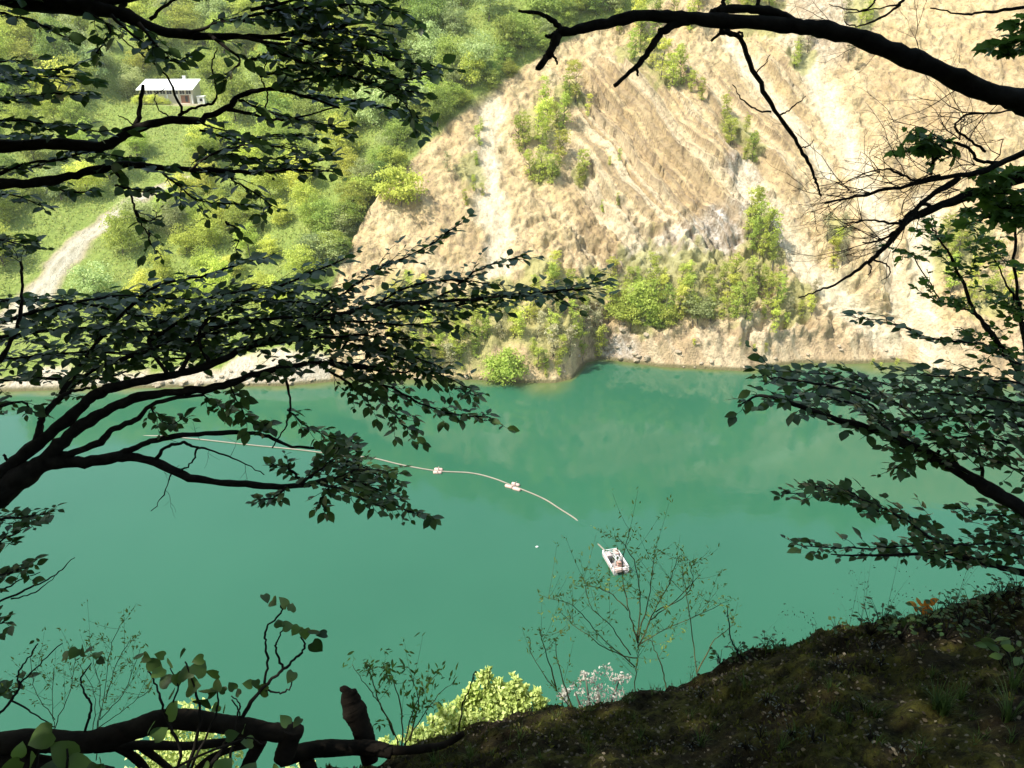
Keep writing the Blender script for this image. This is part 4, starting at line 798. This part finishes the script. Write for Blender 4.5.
def tierA(tw, lv):
    q = limb(tw, [(1180, 600), (1090, 550), (1024, 509), (984, 486), (950, 465), (916, 448), (875, 430), (838, 420), (794, 404), (760, 396), (742, 404)], 10, .7, D5); spray(tw, lv, q, .26, .066, .07, t0=.52)
    for pl, L in (([(920, 448), (890, 420), (850, 395), (800, 380), (768, 368)], .30), ([(960, 468), (930, 430), (890, 400), (840, 378), (790, 372)], .32), ([(984, 486), (975, 440), (940, 405), (890, 385), (830, 380)], .32), ([(1090, 470), (1024, 446), (970, 437), (930, 445), (895, 468)], .26), ([(1080, 420), (1024, 405), (960, 395), (905, 392)], .34), ([(1080, 400), (1024, 385), (970, 378), (900, 375)], .32), ([(1080, 455), (1030, 430), (980, 415), (930, 418), (890, 425)], .32), ([(1060, 480), (1020, 470), (980, 455), (950, 452)], .2),
                  ([(1080, 440), (1040, 420), (1000, 400), (960, 385)], .3), ([(900, 440), (860, 408), (820, 396), (780, 392)], .22), ([(940, 450), (925, 462), (900, 470)], .1), ([(1080, 380), (1024, 366), (985, 346), (931, 339), (897, 325), (853, 317)], .16), ([(870, 398), (820, 384), (775, 378), (758, 376)], .16)):
        q = limb(tw, pl, 1.8, .5, D5 + .25 * rng.normal(), 5); spray(tw, lv, q, L, .066, .07, t0=.08)
branch_of(t5, 'bough', tierA)
def tierB(tw, lv):
    q = limb(tw, [(1160, 610), (1080, 590), (1024, 573), (984, 563), (943, 553), (892, 555), (831, 555)], 5, .7, D5 - .2)
    for pl, L in (([(984, 563), (940, 545), (890, 548), (840, 548), (797, 546)], .16), ([(1060, 560), (1010, 545), (960, 545), (920, 540)], .18), ([(960, 550), (920, 522), (880, 512), (840, 495), (786, 493)], .16), ([(940, 545), (905, 520), (869, 502), (825, 488), (805, 488)], .12), ([(1080, 540), (1030, 520), (990, 515), (955, 508)], .16), ([(1060, 585), (1010, 556), (970, 560), (930, 556)], .15), ([(1060, 530), (1024, 535), (985, 530)], .18), ([(880, 515), (850, 492), (815, 492)], .12)):
        q = limb(tw, pl, 1.4, .5, D5 - .2 + .15 * rng.normal(), 5); spray(tw, lv, q, L, .058, .06)
branch_of(t5, 'bough', tierB)
def thin_tree(name, lab, cat, d, basepx, stems, leafpx, tpl, lm, size, L, group=None, twn=0):
    b = P(*basepx, d); e = empty(name, b, lab, cat, group); tw, lv = MB(), MB()
    for pl, r0, r1 in stems: limb(tw, pl, r0, r1, d, 5, wob=.03)
    for pl in leafpx: spray(tw, lv, smooth(np.array([P(x, y, d + .1 * rng.normal()) for x, y in pl]), 5), L, size, size * .95, tpl=tpl, flat=.7)
    o = tw.build('stem', BK, e)
    if lv.n: lv.build('foliage', lm, e)
    return e
D6 = 4.8
b6 = P(1040, 590, D6)
thin_tree('sapling', 'thin sapling with sparse small leaves rising before the right cliff', 'sapling', D6, (1060, 600),
    [([(1060, 600), (1050, 480), (1022, 380), (995, 339), (975, 312), (961, 278), (940, 240), (927, 220)], 4, .6), ([(1050, 480), (1030, 380), (1022, 325), (1015, 268), (1015, 220), (1010, 190)], 3, .6), ([(995, 339), (978, 315), (950, 305), (937, 295), (914, 258)], 1.6, .5), ([(1015, 300), (1000, 270), (985, 240)], 1.2, .4), ([(1022, 330), (1040, 290), (1050, 250)], 1.2, .4)],
    [[(961, 278), (945, 260), (930, 248)], [(961, 278), (975, 262), (980, 245)], [(975, 312), (960, 300), (950, 300)], [(940, 240), (932, 225), (925, 218)], [(1015, 268), (1000, 255), (990, 240)], [(1015, 240), (1018, 215), (1010, 200)], [(995, 339), (1005, 320), (1010, 300)], [(995, 339), (978, 335), (960, 330)], [(950, 305), (935, 300), (925, 280)], [(914, 258), (908, 252), (902, 256)], [(1018, 310), (1005, 300), (990, 290)], [(1022, 350), (1000, 350), (985, 360)], [(1022, 320), (1035, 300), (1040, 280)], [(985, 240), (975, 230), (970, 222)]], OVATE, LF2, .042, .13)
rng = np.random.default_rng(78)
# ------------------------------------------------------------------ things growing and lying along the bank edge
LOGM = plain('dark_rotten_wood', (0.016, 0.0125, 0.009), 0.95, 0.08, 0.6, 9, bump=.02)
def wood(name, lab, cat, pieces, d, n=14, wob=.018):
    mb = MB(); b = P(*pieces[0][0][0], d); e = None
    for pl, r0, r1 in pieces: limb(mb, pl, r0, r1, d, n, 12, wob, jit=.12, kna=.045)
    o = mb.build(name, LOGM); return tag(o, lab, cat)
wood('fallen_log', 'dark fallen log along the bank edge with vines over it', 'log', [([(-60, 760), (0, 744), (44, 741), (88, 742), (129, 731), (163, 720), (190, 720), (237, 726), (270, 732), (293, 733)], 12, 9), ([(293, 728), (288, 745), (282, 762)], 11, 9), ([(-40, 772), (0, 765), (60, 770), (110, 778)], 14, 10)], 3.3)
wood('fallen_branch', 'crooked dead branch leaning under the fallen log', 'branch', [([(95, 748), (142, 745), (183, 746), (217, 743), (260, 738)], 5, 4), ([(140, 746), (165, 765), (190, 790)], 4, 3), ([(110, 742), (135, 758), (150, 775)], 5, 4), ([(180, 790), (205, 762), (230, 750), (262, 742)], 4, 2.5), ([(238, 790), (250, 760), (262, 740)], 7, 6)], 3.5, 9, .02)
wood('fallen_log', 'dark log on the bank edge between the log and the stump', 'log', [([(280, 758), (310, 750), (340, 748), (370, 748), (392, 752)], 9, 7), ([(375, 750), (410, 750), (440, 746), (455, 739), (464, 733)], 5, 2.6), ([(306, 760), (312, 775), (318, 790)], 7, 9)], 3.7)
wood('tree_stump', 'short broken stump leaning up from the bank edge', 'stump', [([(370, 762), (366, 742), (360, 724), (354, 710)], 8, 12), ([(355, 712), (351, 701), (349, 692)], 12, 8), ([(350, 697), (345, 690), (340, 689)], 7, 2)], 3.8, 14, .02)
def herb(name, lab, cat, d, stems, leaves, mat=LB, tpl=ROUND, size=.085, group=None):
    b = P(*stems[0][0][0], d); e = empty(name, b, lab, cat, group); tw = MB(); lv = MB()
    for pl, r0, r1 in stems: limb(tw, pl, r0, r1, d, 5, wob=.03)
    tw.build('stem', BK, e)
    pos, dr, nm, sz = [], [], [], []
    for l in leaves:
        x, y, wpx = l[:3]; steep = l[3] if len(l) > 3 else .35; a = rng.uniform(0, 6.28); d_ = np.array([math.cos(a), math.sin(a), 0])
        n = unit(UPZ * (1 - steep) + np.array([rng.normal() * .45, -steep, 0]) + rng.normal(size=3) * .3); d_ = unit(d_ - n * (d_ @ n)); s = wpx * d / F * .70
        pos.append(P(x, y, d) - d_ * s * .45); dr.append(d_); nm.append(n); sz.append(s)
    add_leaves(lv, pos, np.array(dr), np.array(nm), np.array(sz), tpl, np.clip(rng.normal(.5, .25, len(pos)), 0, 1)); lv.build('foliage', mat, e); return e
herb('climbing_plant', 'twining stem with round leaves, tallest above the fallen log', 'plant', 3.3,
     [([(205, 775), (225, 745), (237, 727), (254, 698), (268, 683), (281, 671), (296, 658), (305, 647), (301, 637)], 2.6, .9), ([(283, 668), (276, 650), (277, 640), (284, 630)], 1.3, .7), ([(264, 684), (268, 662), (265, 640), (267, 627), (281, 613), (281, 604)], 1.4, .8), ([(266, 690), (280, 693), (290, 688), (291, 678)], 1.1, .7), ([(210, 765), (238, 735), (240, 715), (232, 700)], 1.6, .7)],
     [(266, 598, 15, .2), (273, 602, 17, .2), (284, 602, 18, .25), (292, 607, 14, .2), (279, 623, 15, .2), (288, 626, 16, .2), (296, 630, 17, .3), (305, 634, 16, .2), (314, 631, 17, .1), (322, 634, 15, .1), (317, 647, 21, .75), (291, 677, 17, .5), (262, 690, 20, .5), (248, 684, 14, .4), (238, 692, 12, .4), (256, 684, 12, .3), (232, 686, 14, .4), (222, 690, 12, .4)])
herb('climbing_plant', 'bushy vine with many round leaves in the middle of the log', 'plant', 3.2,
     [([(172, 790), (180, 750), (165, 715), (158, 690), (148, 670)], 2, .8), ([(185, 780), (200, 720), (195, 690), (185, 660)], 2, .7), ([(190, 770), (215, 715), (218, 690)], 1.6, .7), ([(165, 712), (178, 690), (170, 668)], 1.2, .6), ([(230, 760), (236, 720), (240, 705), (232, 696)], 1.3, .6)],
     [(152, 663, 20), (146, 658, 16), (158, 672, 20), (170, 662, 16), (182, 653, 14), (200, 668, 24), (212, 674, 20), (192, 686, 30, .5), (205, 690, 24), (178, 680, 20), (165, 680, 22), (218, 684, 18), (174, 709, 28, .8), (203, 704, 28, .4), (213, 692, 18), (150, 682, 18), (224, 707, 14), (216, 708, 14), (186, 672, 24), (172, 692, 18), (160, 655, 14), (198, 660, 16), (140, 655, 13)])
herb('climbing_plant', 'small vine shoot with leaves at its tip left of the log middle', 'plant', 3.3, [([(75, 770), (85, 730), (91, 708), (86, 695), (81, 680), (90, 664)], 1.6, .7)], [(66, 655, 16, .2), (74, 653, 18, .2), (82, 652, 18, .3), (90, 656, 16, .2), (97, 655, 15, .2), (101, 661, 12, .2), (88, 650, 12, .1)])
herb('ground_vine', 'low vine with large pale green leaves before the log', 'plant', 3.0, [([(20, 800), (35, 770), (40, 745)], 2, 1), ([(60, 800), (65, 775), (68, 750)], 2, 1), ([(120, 800), (150, 780), (240, 740), (262, 745)], 1.6, .8)],
     [(40, 738, 36, .6), (62, 752, 38, .7), (30, 762, 34), (80, 764, 30), (10, 768, 30), (100, 765, 22), (50, 772, 34), (225, 765, 26), (250, 768, 24), (180, 770, 22), (140, 774, 20), (232, 735, 18), (248, 742, 18), (160, 733, 22, .2), (150, 728, 18, .2), (205, 768, 20), (275, 770, 18), (20, 750, 20), (95, 772, 24), (243, 730, 14), (285, 720, 18, .2), (297, 722, 15, .2)], size=.1)
herb('bare_shoot', 'bare forked shoot rising at the lower left corner', 'plant', 3.6, [([(-20, 735), (0, 714), (14, 696), (20, 684), (17, 677), (28, 658), (37, 643)], 1.6, .7), ([(20, 684), (40, 664), (61, 643)], 1, .5), ([(10, 700), (35, 714), (55, 728)], 1, .6)], [(38, 640, 8), (32, 642, 8), (2, 690, 14), (6, 696, 12), (-2, 684, 14)], LF, OVATE)
def wispy(name, lab, d, base, tips, size=.022, mat=LT, r=1.3, n2=6):
    e = empty(name, P(*base, d), lab, 'sapling'); tw, lv = MB(), MB()
    for pl in tips:
        q = limb(tw, pl, r * .62, .28, d, 4, wob=.02)
        for i in range(n2):
            j = rng.integers(len(q) // 3, len(q)); p = q[j]; dd = unit(np.array([rng.normal(), rng.normal() * .7, abs(rng.normal()) * .9 + .2])); L = rng.uniform(.08, .22) * d / 4
            u = np.linspace(0, 1, 5)[:, None]; t = p + dd * L * u + UPZ * .3 * L * u**2; tw.tube(t, np.linspace(.0010, .0005, 5) * d / 4, 3, cap=False)
            m = rng.integers(8, 16); pp_ = t[rng.integers(1, 5, m)] + rng.normal(size=(m, 3)) * .012
            add_leaves(lv, pp_, unit(dd + rng.normal(size=(m, 3)) * .8), unit(UPZ + rng.normal(size=(m, 3)) * .6), size * rng.uniform(.5, 1.2, m), NARROW if size < .05 else OVATE, rng.random(m))
        m = 10; add_leaves(lv, q[-1] + rng.normal(size=(m, 3)) * .022, unit(rng.normal(size=(m, 3))), unit(UPZ + rng.normal(size=(m, 3)) * .6), size * rng.uniform(.6, 1.2, m), NARROW, rng.random(m))
    tw.build('stem', YB, e); lv.build('foliage', mat, e); return e
wispy('willow_sapling', 'wispy pale sapling of hair thin twigs behind the log at left', 4.6, (54, 760),
      [[(54, 760), (54, 728), (52, 700), (53, 668)], [(97, 760), (98, 728), (105, 690), (112, 643), (125, 618)], [(97, 728), (100, 690), (90, 650)], [(90, 750), (96, 700), (80, 665)], [(100, 720), (125, 690), (140, 650)], [(54, 720), (35, 690), (30, 655)], [(98, 728), (130, 705), (150, 690)], [(54, 728), (70, 690), (75, 655)], [(105, 700), (118, 660), (132, 640)]], .026, r=.8)
wispy('sapling', 'slender sapling with open airy twigs on the bank before the raft', 5.2, (636, 730),
      [[(636, 730), (635, 692), (637, 665), (638, 643)], [(638, 643), (628, 605), (622, 570), (629, 530)], [(638, 643), (640, 600), (634, 560), (617, 535)], [(635, 667), (597, 633), (574, 606), (543, 596)], [(638, 648), (655, 610), (668, 585), (679, 555)], [(638, 645), (679, 623), (730, 600)], [(630, 655), (610, 625), (591, 606), (584, 580)], [(628, 610), (605, 590), (575, 585)], [(650, 620), (675, 600), (700, 575)], [(655, 612), (690, 590), (690, 560)], [(637, 660), (610, 650), (580, 630), (560, 612)], [(638, 640), (650, 590), (655, 550)]], .030, r=1.25, n2=8)
wispy('sapling', 'thin leaning shoot on the bank left of the airy sapling', 5.0, (580, 730), [[(585, 740), (574, 713), (557, 691), (533, 657), (530, 637)], [(557, 691), (545, 650), (540, 630)], [(574, 713), (560, 670), (555, 640)]], .028, r=1.2, n2=5)
wispy('sapling', 'straight thin shoot on the bank right of the airy sapling', 4.8, (698, 700), [[(700, 700), (697, 672), (690, 620), (683, 572)], [(668, 700), (664, 675), (655, 650), (650, 638)], [(697, 672), (715, 640), (735, 625)]], .028, r=1.3, n2=4)
e = wispy('shrub', 'young leafy shrub growing between the stump and the pale tree', 4.2, (400, 770), [[(400, 770), (395, 735), (380, 705), (367, 687), (352, 664)], [(401, 765), (412, 715), (425, 687), (440, 672)], [(402, 760), (402, 715), (393, 680), (388, 665)], [(405, 745), (430, 705), (455, 680)], [(395, 735), (375, 690), (372, 665)], [(410, 740), (418, 700), (410, 672)]], .042, LF2, 1.5, 4); e['category'] = 'shrub'
for lab, d, pl in (('tall dry stalk standing right of the pale flowering tree', 4.3, [(455, 770), (462, 708), (469, 690), (475, 672)]), ('dry stalk leaning over the water at the middle bank', 4.2, [(745, 690), (738, 655), (730, 635), (728, 610)])):
    herb('dry_stalk', lab, 'stalk', d, [(pl, 1.1, .5)], [(pl[-1][0] + rng.normal() * 3, pl[-1][1] + i * 3, 5) for i in range(4)], LF, OVATE)
# pale trees on the drop below the bank
MP = leafmat('pale_blossom_foliage', (0.27, 0.36, 0.06), (0.66, 0.74, 0.27), 0.6, 0.3, 0.35); MW = leafmat('whitish_blossom', (0.25, 0.235, 0.19), (0.47, 0.45, 0.38), 0.7, 0.2, 0.3)
def pale(name, lab, d, blobs, mat, leaf, n, up=2.0):
    b = P(blobs[0][0], 800, d); gy = b[1] + .4; base = np.array([b[0], gy, bz(b[0], gy) - .3]); e = empty(name, base, lab, 'tree'); mb = MB(); tw = MB()
    top = P(blobs[0][0], blobs[0][1] + blobs[0][2] * .3, d)
    tw.tube(smooth(np.array([base, base + (top - base) * .5 + [.1, .15, 0], top]), 6), np.linspace(.11, .03, 13), 7)
    for x, y, rp in blobs:
        c = P(x, y, d); r = rp * d / F; tw.tube(smooth(np.array([base + (top - base) * .45, (c + base + (top - base) * .7) / 2, c]), 4), np.linspace(.05, .012, 9), 5)
        m = int(n * rp * rp / 900); cl = unit(rng.normal(size=(max(6, m // 22), 3))) * (rng.random(max(6, m // 22)) ** .4)[:, None] * r; cl[:, 2] *= 1.1
        for q in cl:
            k_ = 22; u = unit(rng.normal(size=(k_, 3))); q_ = c + q + u * r * .34 * rng.random((k_, 1)) ** .5; nrm = unit(u * .5 + UPZ * .3 + rng.normal(size=(k_, 3)) * .8)
            add_leaves(mb, q_, np.cross(nrm, unit(rng.normal(size=(k_, 3)) * [1, 1, .4])) + UPZ * .35, nrm, leaf * rng.uniform(.5, 1.4, k_), OVATE, np.clip(rng.normal(.6, .2) + rng.normal(size=k_) * .18, 0, 1))
    tw.build('trunk', BARK, e); mb.build('crown', mat, e)
pale('flowering_tree', 'pale yellow flowering tree glowing in sun below the bank', 15.0, [(486, 716, 22), (482, 694, 13), (484, 680, 8), (485, 672, 5), (512, 694, 13), (516, 680, 6), (500, 690, 9), (505, 712, 20), (526, 708, 15), (537, 698, 8), (542, 706, 6), (462, 718, 17), (466, 702, 9), (448, 728, 14), (444, 714, 6), (430, 736, 12), (432, 722, 5), (414, 744, 13), (398, 748, 9), (384, 744, 6), (492, 742, 26), (460, 746, 22), (430, 760, 20), (520, 732, 20), (474, 690, 7), (524, 692, 7)], MP, .085, 3000)
pale('blossoming_tree', 'small whitish blossoming tree behind the airy sapling', 14.0, [(598, 690, 22), (575, 692, 12), (620, 678, 14), (586, 680, 12), (605, 712, 24), (565, 700, 10)], MW, .05, 520)
pale('flowering_tree', 'pale flowering tree seen through the gaps under the fallen log', 14.0, [(190, 745, 36), (160, 765, 30), (215, 770, 30), (300, 775, 18), (175, 728, 14)], MP, .08, 1100)
# plants on the bank surface
n_ = 11000; lx = rng.uniform(-1.3, 3.8, n_); ly = rng.uniform(1.2, 4.2, n_); ok = ly < np.interp(lx, _ex, _ey) + .05; lx, ly = lx[ok], ly[ok]; cl = perlin(lx * 1.3, ly * 1.3 + 5) > -.25; lx, ly = lx[cl], ly[cl]; m = len(lx)
mb = MB(); add_leaves(mb, np.column_stack([lx, ly, bz(lx, ly) + .012]), unit(rng.normal(size=(m, 3)) * [1, 1, .35]), unit(UPZ + rng.normal(size=(m, 3)) * .55), rng.uniform(.005, .022, m), OVATE, rng.random(m))
tag(mb.build('leaf_litter', leafmat('dead_leaf', (.022, .014, .007), (.22, .18, .12), .8, .15, .1)), 'small dead leaves and twigs littering the mossy bank', 'leaf litter', None, 'stuff')
mb = MB(); n_ = 42000; lx = rng.uniform(-1.3, 3.9, n_); ly = rng.uniform(1.2, 4.3, n_); ok = (ly < np.interp(lx, _ex, _ey) + .12) & (perlin(lx * 2.1 + 9, ly * 2.1) + perlin(lx * 5, ly * 5) * .6 > -.05); lx, ly = lx[ok], ly[ok]; m = len(lx)
add_leaves(mb, np.column_stack([lx, ly, bz(lx, ly) - .004]), unit(UPZ * .9 + rng.normal(size=(m, 3)) * .55), unit(np.array([0, -1, .3]) + rng.normal(size=(m, 3)) * .7), rng.uniform(.008, .032, m), NARROW, rng.random(m))
tag(mb.build('moss', leafmat('moss_blade', (.040, .042, .010), (.115, .12, .028), .85, .1, .2)), 'patchy moss and fine grass on the bank', 'moss', None, 'stuff')
GB = leafmat('grass_blade', (.035, .065, .014), (.10, .16, .04), .55, .3, .35)
def tuft(px, py, n, h, label, group=None, mat=GB, seed=False):
    rr = ray(px, py); t = 1.5
    while t < 6 and (CAM + rr * t)[2] > bz(*(CAM + rr * t)[:2]): t += .02
    b = CAM + rr * t; b[2] = bz(b[0], b[1]) - .01; mb = MB()
    for i in range(n):
        a = rng.random() * 6.28; dd = np.array([math.cos(a), math.sin(a), 0]); L = h * rng.uniform(.6, 1.2); bend = rng.uniform(.15, .7); u = np.linspace(0, 1, 6)[:, None]
        q = b + dd * .02 * rng.random() + UPZ * L * u * (1 - .35 * bend * u) + dd * L * bend * u**2; wd = np.linspace(1, .05, 6)[:, None] * (.0011 if seed else .0028 * (h / .12) ** .5); sd = np.cross(dd, UPZ)
        v = np.concatenate([q - sd * wd, q + sd * wd]); j = np.arange(5)[:, None]; mb.add(v, [np.concatenate([j, j + 1, j + 7, j + 6], 1)], rng.random())
        if seed:
            s = q[2:][rng.integers(0, 4, 14)] + rng.normal(size=(14, 3)) * .018; add_leaves(mb, s, unit(rng.normal(size=(14, 3)) - UPZ * .6), unit(rng.normal(size=(14, 3))), rng.uniform(.008, .016, 14), NARROW, rng.random(14))
    tag(mb.build('grass_tuft', mat), label, 'grass', group)
DRYG = leafmat('dry_grass', (.05, .04, .025), (.12, .10, .06), .8, .1, .2)
for x, y in ((905, 628), (918, 625), (895, 622), (890, 632)): tuft(x, y, 22, .10, 'bright green grass tuft on the crest beside the orange leaf', 'bright tufts beside the orange leaf')
for x, y, n, h in ((860, 628, 3, .42), (872, 624, 3, .5), (884, 622, 3, .46), (900, 616, 4, .5), (915, 612, 4, .48), (848, 632, 2, .36), (935, 608, 3, .45), (955, 604, 3, .4)): tuft(x, y, n, h, 'tall nodding seed grass on the crest below the right bough', 'tall seed grass on the crest', DRYG, True)
for x, y, n, h in ((757, 652, 2, .3), (800, 642, 3, .28), (815, 640, 2, .34), (735, 660, 2, .2), (690, 682, 3, .16)): tuft(x, y, n, h, 'sparse dry grass stalk on the bare middle crest', 'dry stalks on the middle crest', DRYG, True)
for x, y, n, h in ((942, 715, 70, .14), (935, 708, 40, .12), (1008, 720, 40, .14), (1012, 690, 30, .12), (960, 700, 24, .10)): tuft(x, y, n, h, 'dark green grass tuft on the lower right of the bank', 'grass tufts on the lower right bank')
for x, y, n, h in ((700, 745, 24, .09), (745, 688, 20, .08), (868, 715, 18, .10), (640, 740, 20, .07), (590, 755, 18, .08), (780, 752, 22, .09), (830, 690, 18, .08), (690, 720, 14, .07), (470, 760, 18, .08), (520, 740, 14, .07)): tuft(x, y, n, h, 'short grass tuft scattered over the mossy middle bank', 'short tufts on the middle bank')
def ground_herb(px, py, n, size, h, label, group=None, mat=LB, tpl=OVATE):
    rr = ray(px, py); t = 1.5
    while t < 6 and (CAM + rr * t)[2] > bz(*(CAM + rr * t)[:2]): t += .02
    b = CAM + rr * t; b[2] = bz(b[0], b[1]); e = empty('herb', b, label, 'plant', group); tw, lv = MB(), MB(); pos, dr = [], []
    for i in range(n):
        a = rng.random() * 6.28; dd = np.array([math.cos(a), math.sin(a), 0]); tip = b + dd * h * rng.uniform(.2, .8) + UPZ * h * rng.uniform(.4, 1.1); tw.tube(np.array([b, (b + tip) / 2 + UPZ * h * .15, tip]), [.002, .0016, .001], 4, cap=False); pos.append(tip); dr.append(dd)
    add_leaves(lv, pos, np.array(dr), unit(UPZ + rng.normal(size=(n, 3)) * .4), size * rng.uniform(.6, 1.2, n), tpl, rng.random(n)); tw.build('stem', BK, e); lv.build('foliage', mat, e)
for x, y in ((880, 628), (935, 620), (950, 615), (968, 612), (985, 606), (1000, 602), (1015, 598), (925, 632), (870, 636), (960, 630), (990, 625), (1010, 618), (900, 640), (945, 640)): ground_herb(x, y, 24, .030, .11, 'dark small leaved herb crowding the right end of the crest', 'herbs on the right crest', LF)
for x, y in ((735, 655), (742, 662), (765, 648), (790, 644), (775, 650), (835, 632), (720, 664)): ground_herb(x, y, 10, .03, .07, 'little dark herb on the bare crest right of the saplings', 'herbs on the middle crest', LF)
PALEH = leafmat('pale_herb', (.05, .06, .045), (.16, .17, .145), .7, .2, .2)
for i in range(46):
    x = rng.uniform(430, 1015); y = rng.uniform(np.interp(x, [390, 545, 690, 800, 1024], [775, 722, 694, 655, 610]), 766)
    tuft(x, y, int(rng.integers(8, 22)), rng.uniform(.035, .075), 'small weedy tuft among the moss on the shaded bank', 'weedy tufts among the moss')
for i in range(22):
    x = rng.uniform(560, 880); y = np.interp(x, [545, 600, 645, 690, 740, 800, 880], [709, 708, 695, 680, 657, 642, 620]) + 3
    tuft(x, y, int(rng.integers(5, 14)), rng.uniform(.04, .10), 'thin grass tuft breaking the crest line of the bank', 'thin tufts along the crest line')
for x, y in ((765, 705), (780, 712), (772, 722), (862, 712), (690, 748), (760, 740), (790, 738), (870, 742), (700, 700), (745, 752), (812, 745), (900, 752), (650, 752), (835, 668), (872, 650), (880, 668)): ground_herb(x, y, 14, .014, .045, 'tiny pale leaved herb dotted over the shaded mossy bank', 'pale herbs on the bank', PALEH, NARROW)
for x, y in ((1010, 660), (1018, 672), (1002, 668)): ground_herb(x, y, 10, .06, .1, 'broad leaved green herb at the right edge of the bank', 'broad leaved herbs at the right edge')
# orange autumn leaf cluster on the crest
b = P(917, 624, 4.2); b[2] = bz(b[0], b[1]) + .07; mb = MB(); n_ = 20
add_leaves(mb, b + rng.normal(size=(n_, 3)) * [.035, .02, .018], unit(rng.normal(size=(n_, 3))), unit(UPZ * .6 + np.array([0, -.6, 0]) + rng.normal(size=(n_, 3)) * .4), rng.uniform(.03, .055, n_), OVATE, rng.random(n_))
tag(mb.build('autumn_leaf_sprig', leafmat('orange_leaf', (.70, .24, .03), (.85, .42, .08), .6, .3, .35)), 'bright orange withered leaves on the crest below right bough', 'leaves')
# ------------------------------------------------------------------ thin summer air over the lake
hz = MB(); hz.box((0, 250, 55), (1300, 900, 132)); 
hm = bpy.data.materials.new('air'); hm.use_nodes = True; ht = hm.node_tree; ht.nodes.clear()
ho = ht.nodes.new('ShaderNodeOutputMaterial'); hv = ht.nodes.new('ShaderNodeVolumePrincipled'); hv.inputs['Color'].default_value = (0.93, 0.94, 0.94, 1); hv.inputs['Density'].default_value = 0.00014; hv.inputs['Anisotropy'].default_value = 0.2
ht.links.new(hv.outputs[0], ho.inputs['Volume'])
tag(hz.build('haze', hm, None, False), 'thin bright haze in the air over the lake', 'haze', None, 'stuff')
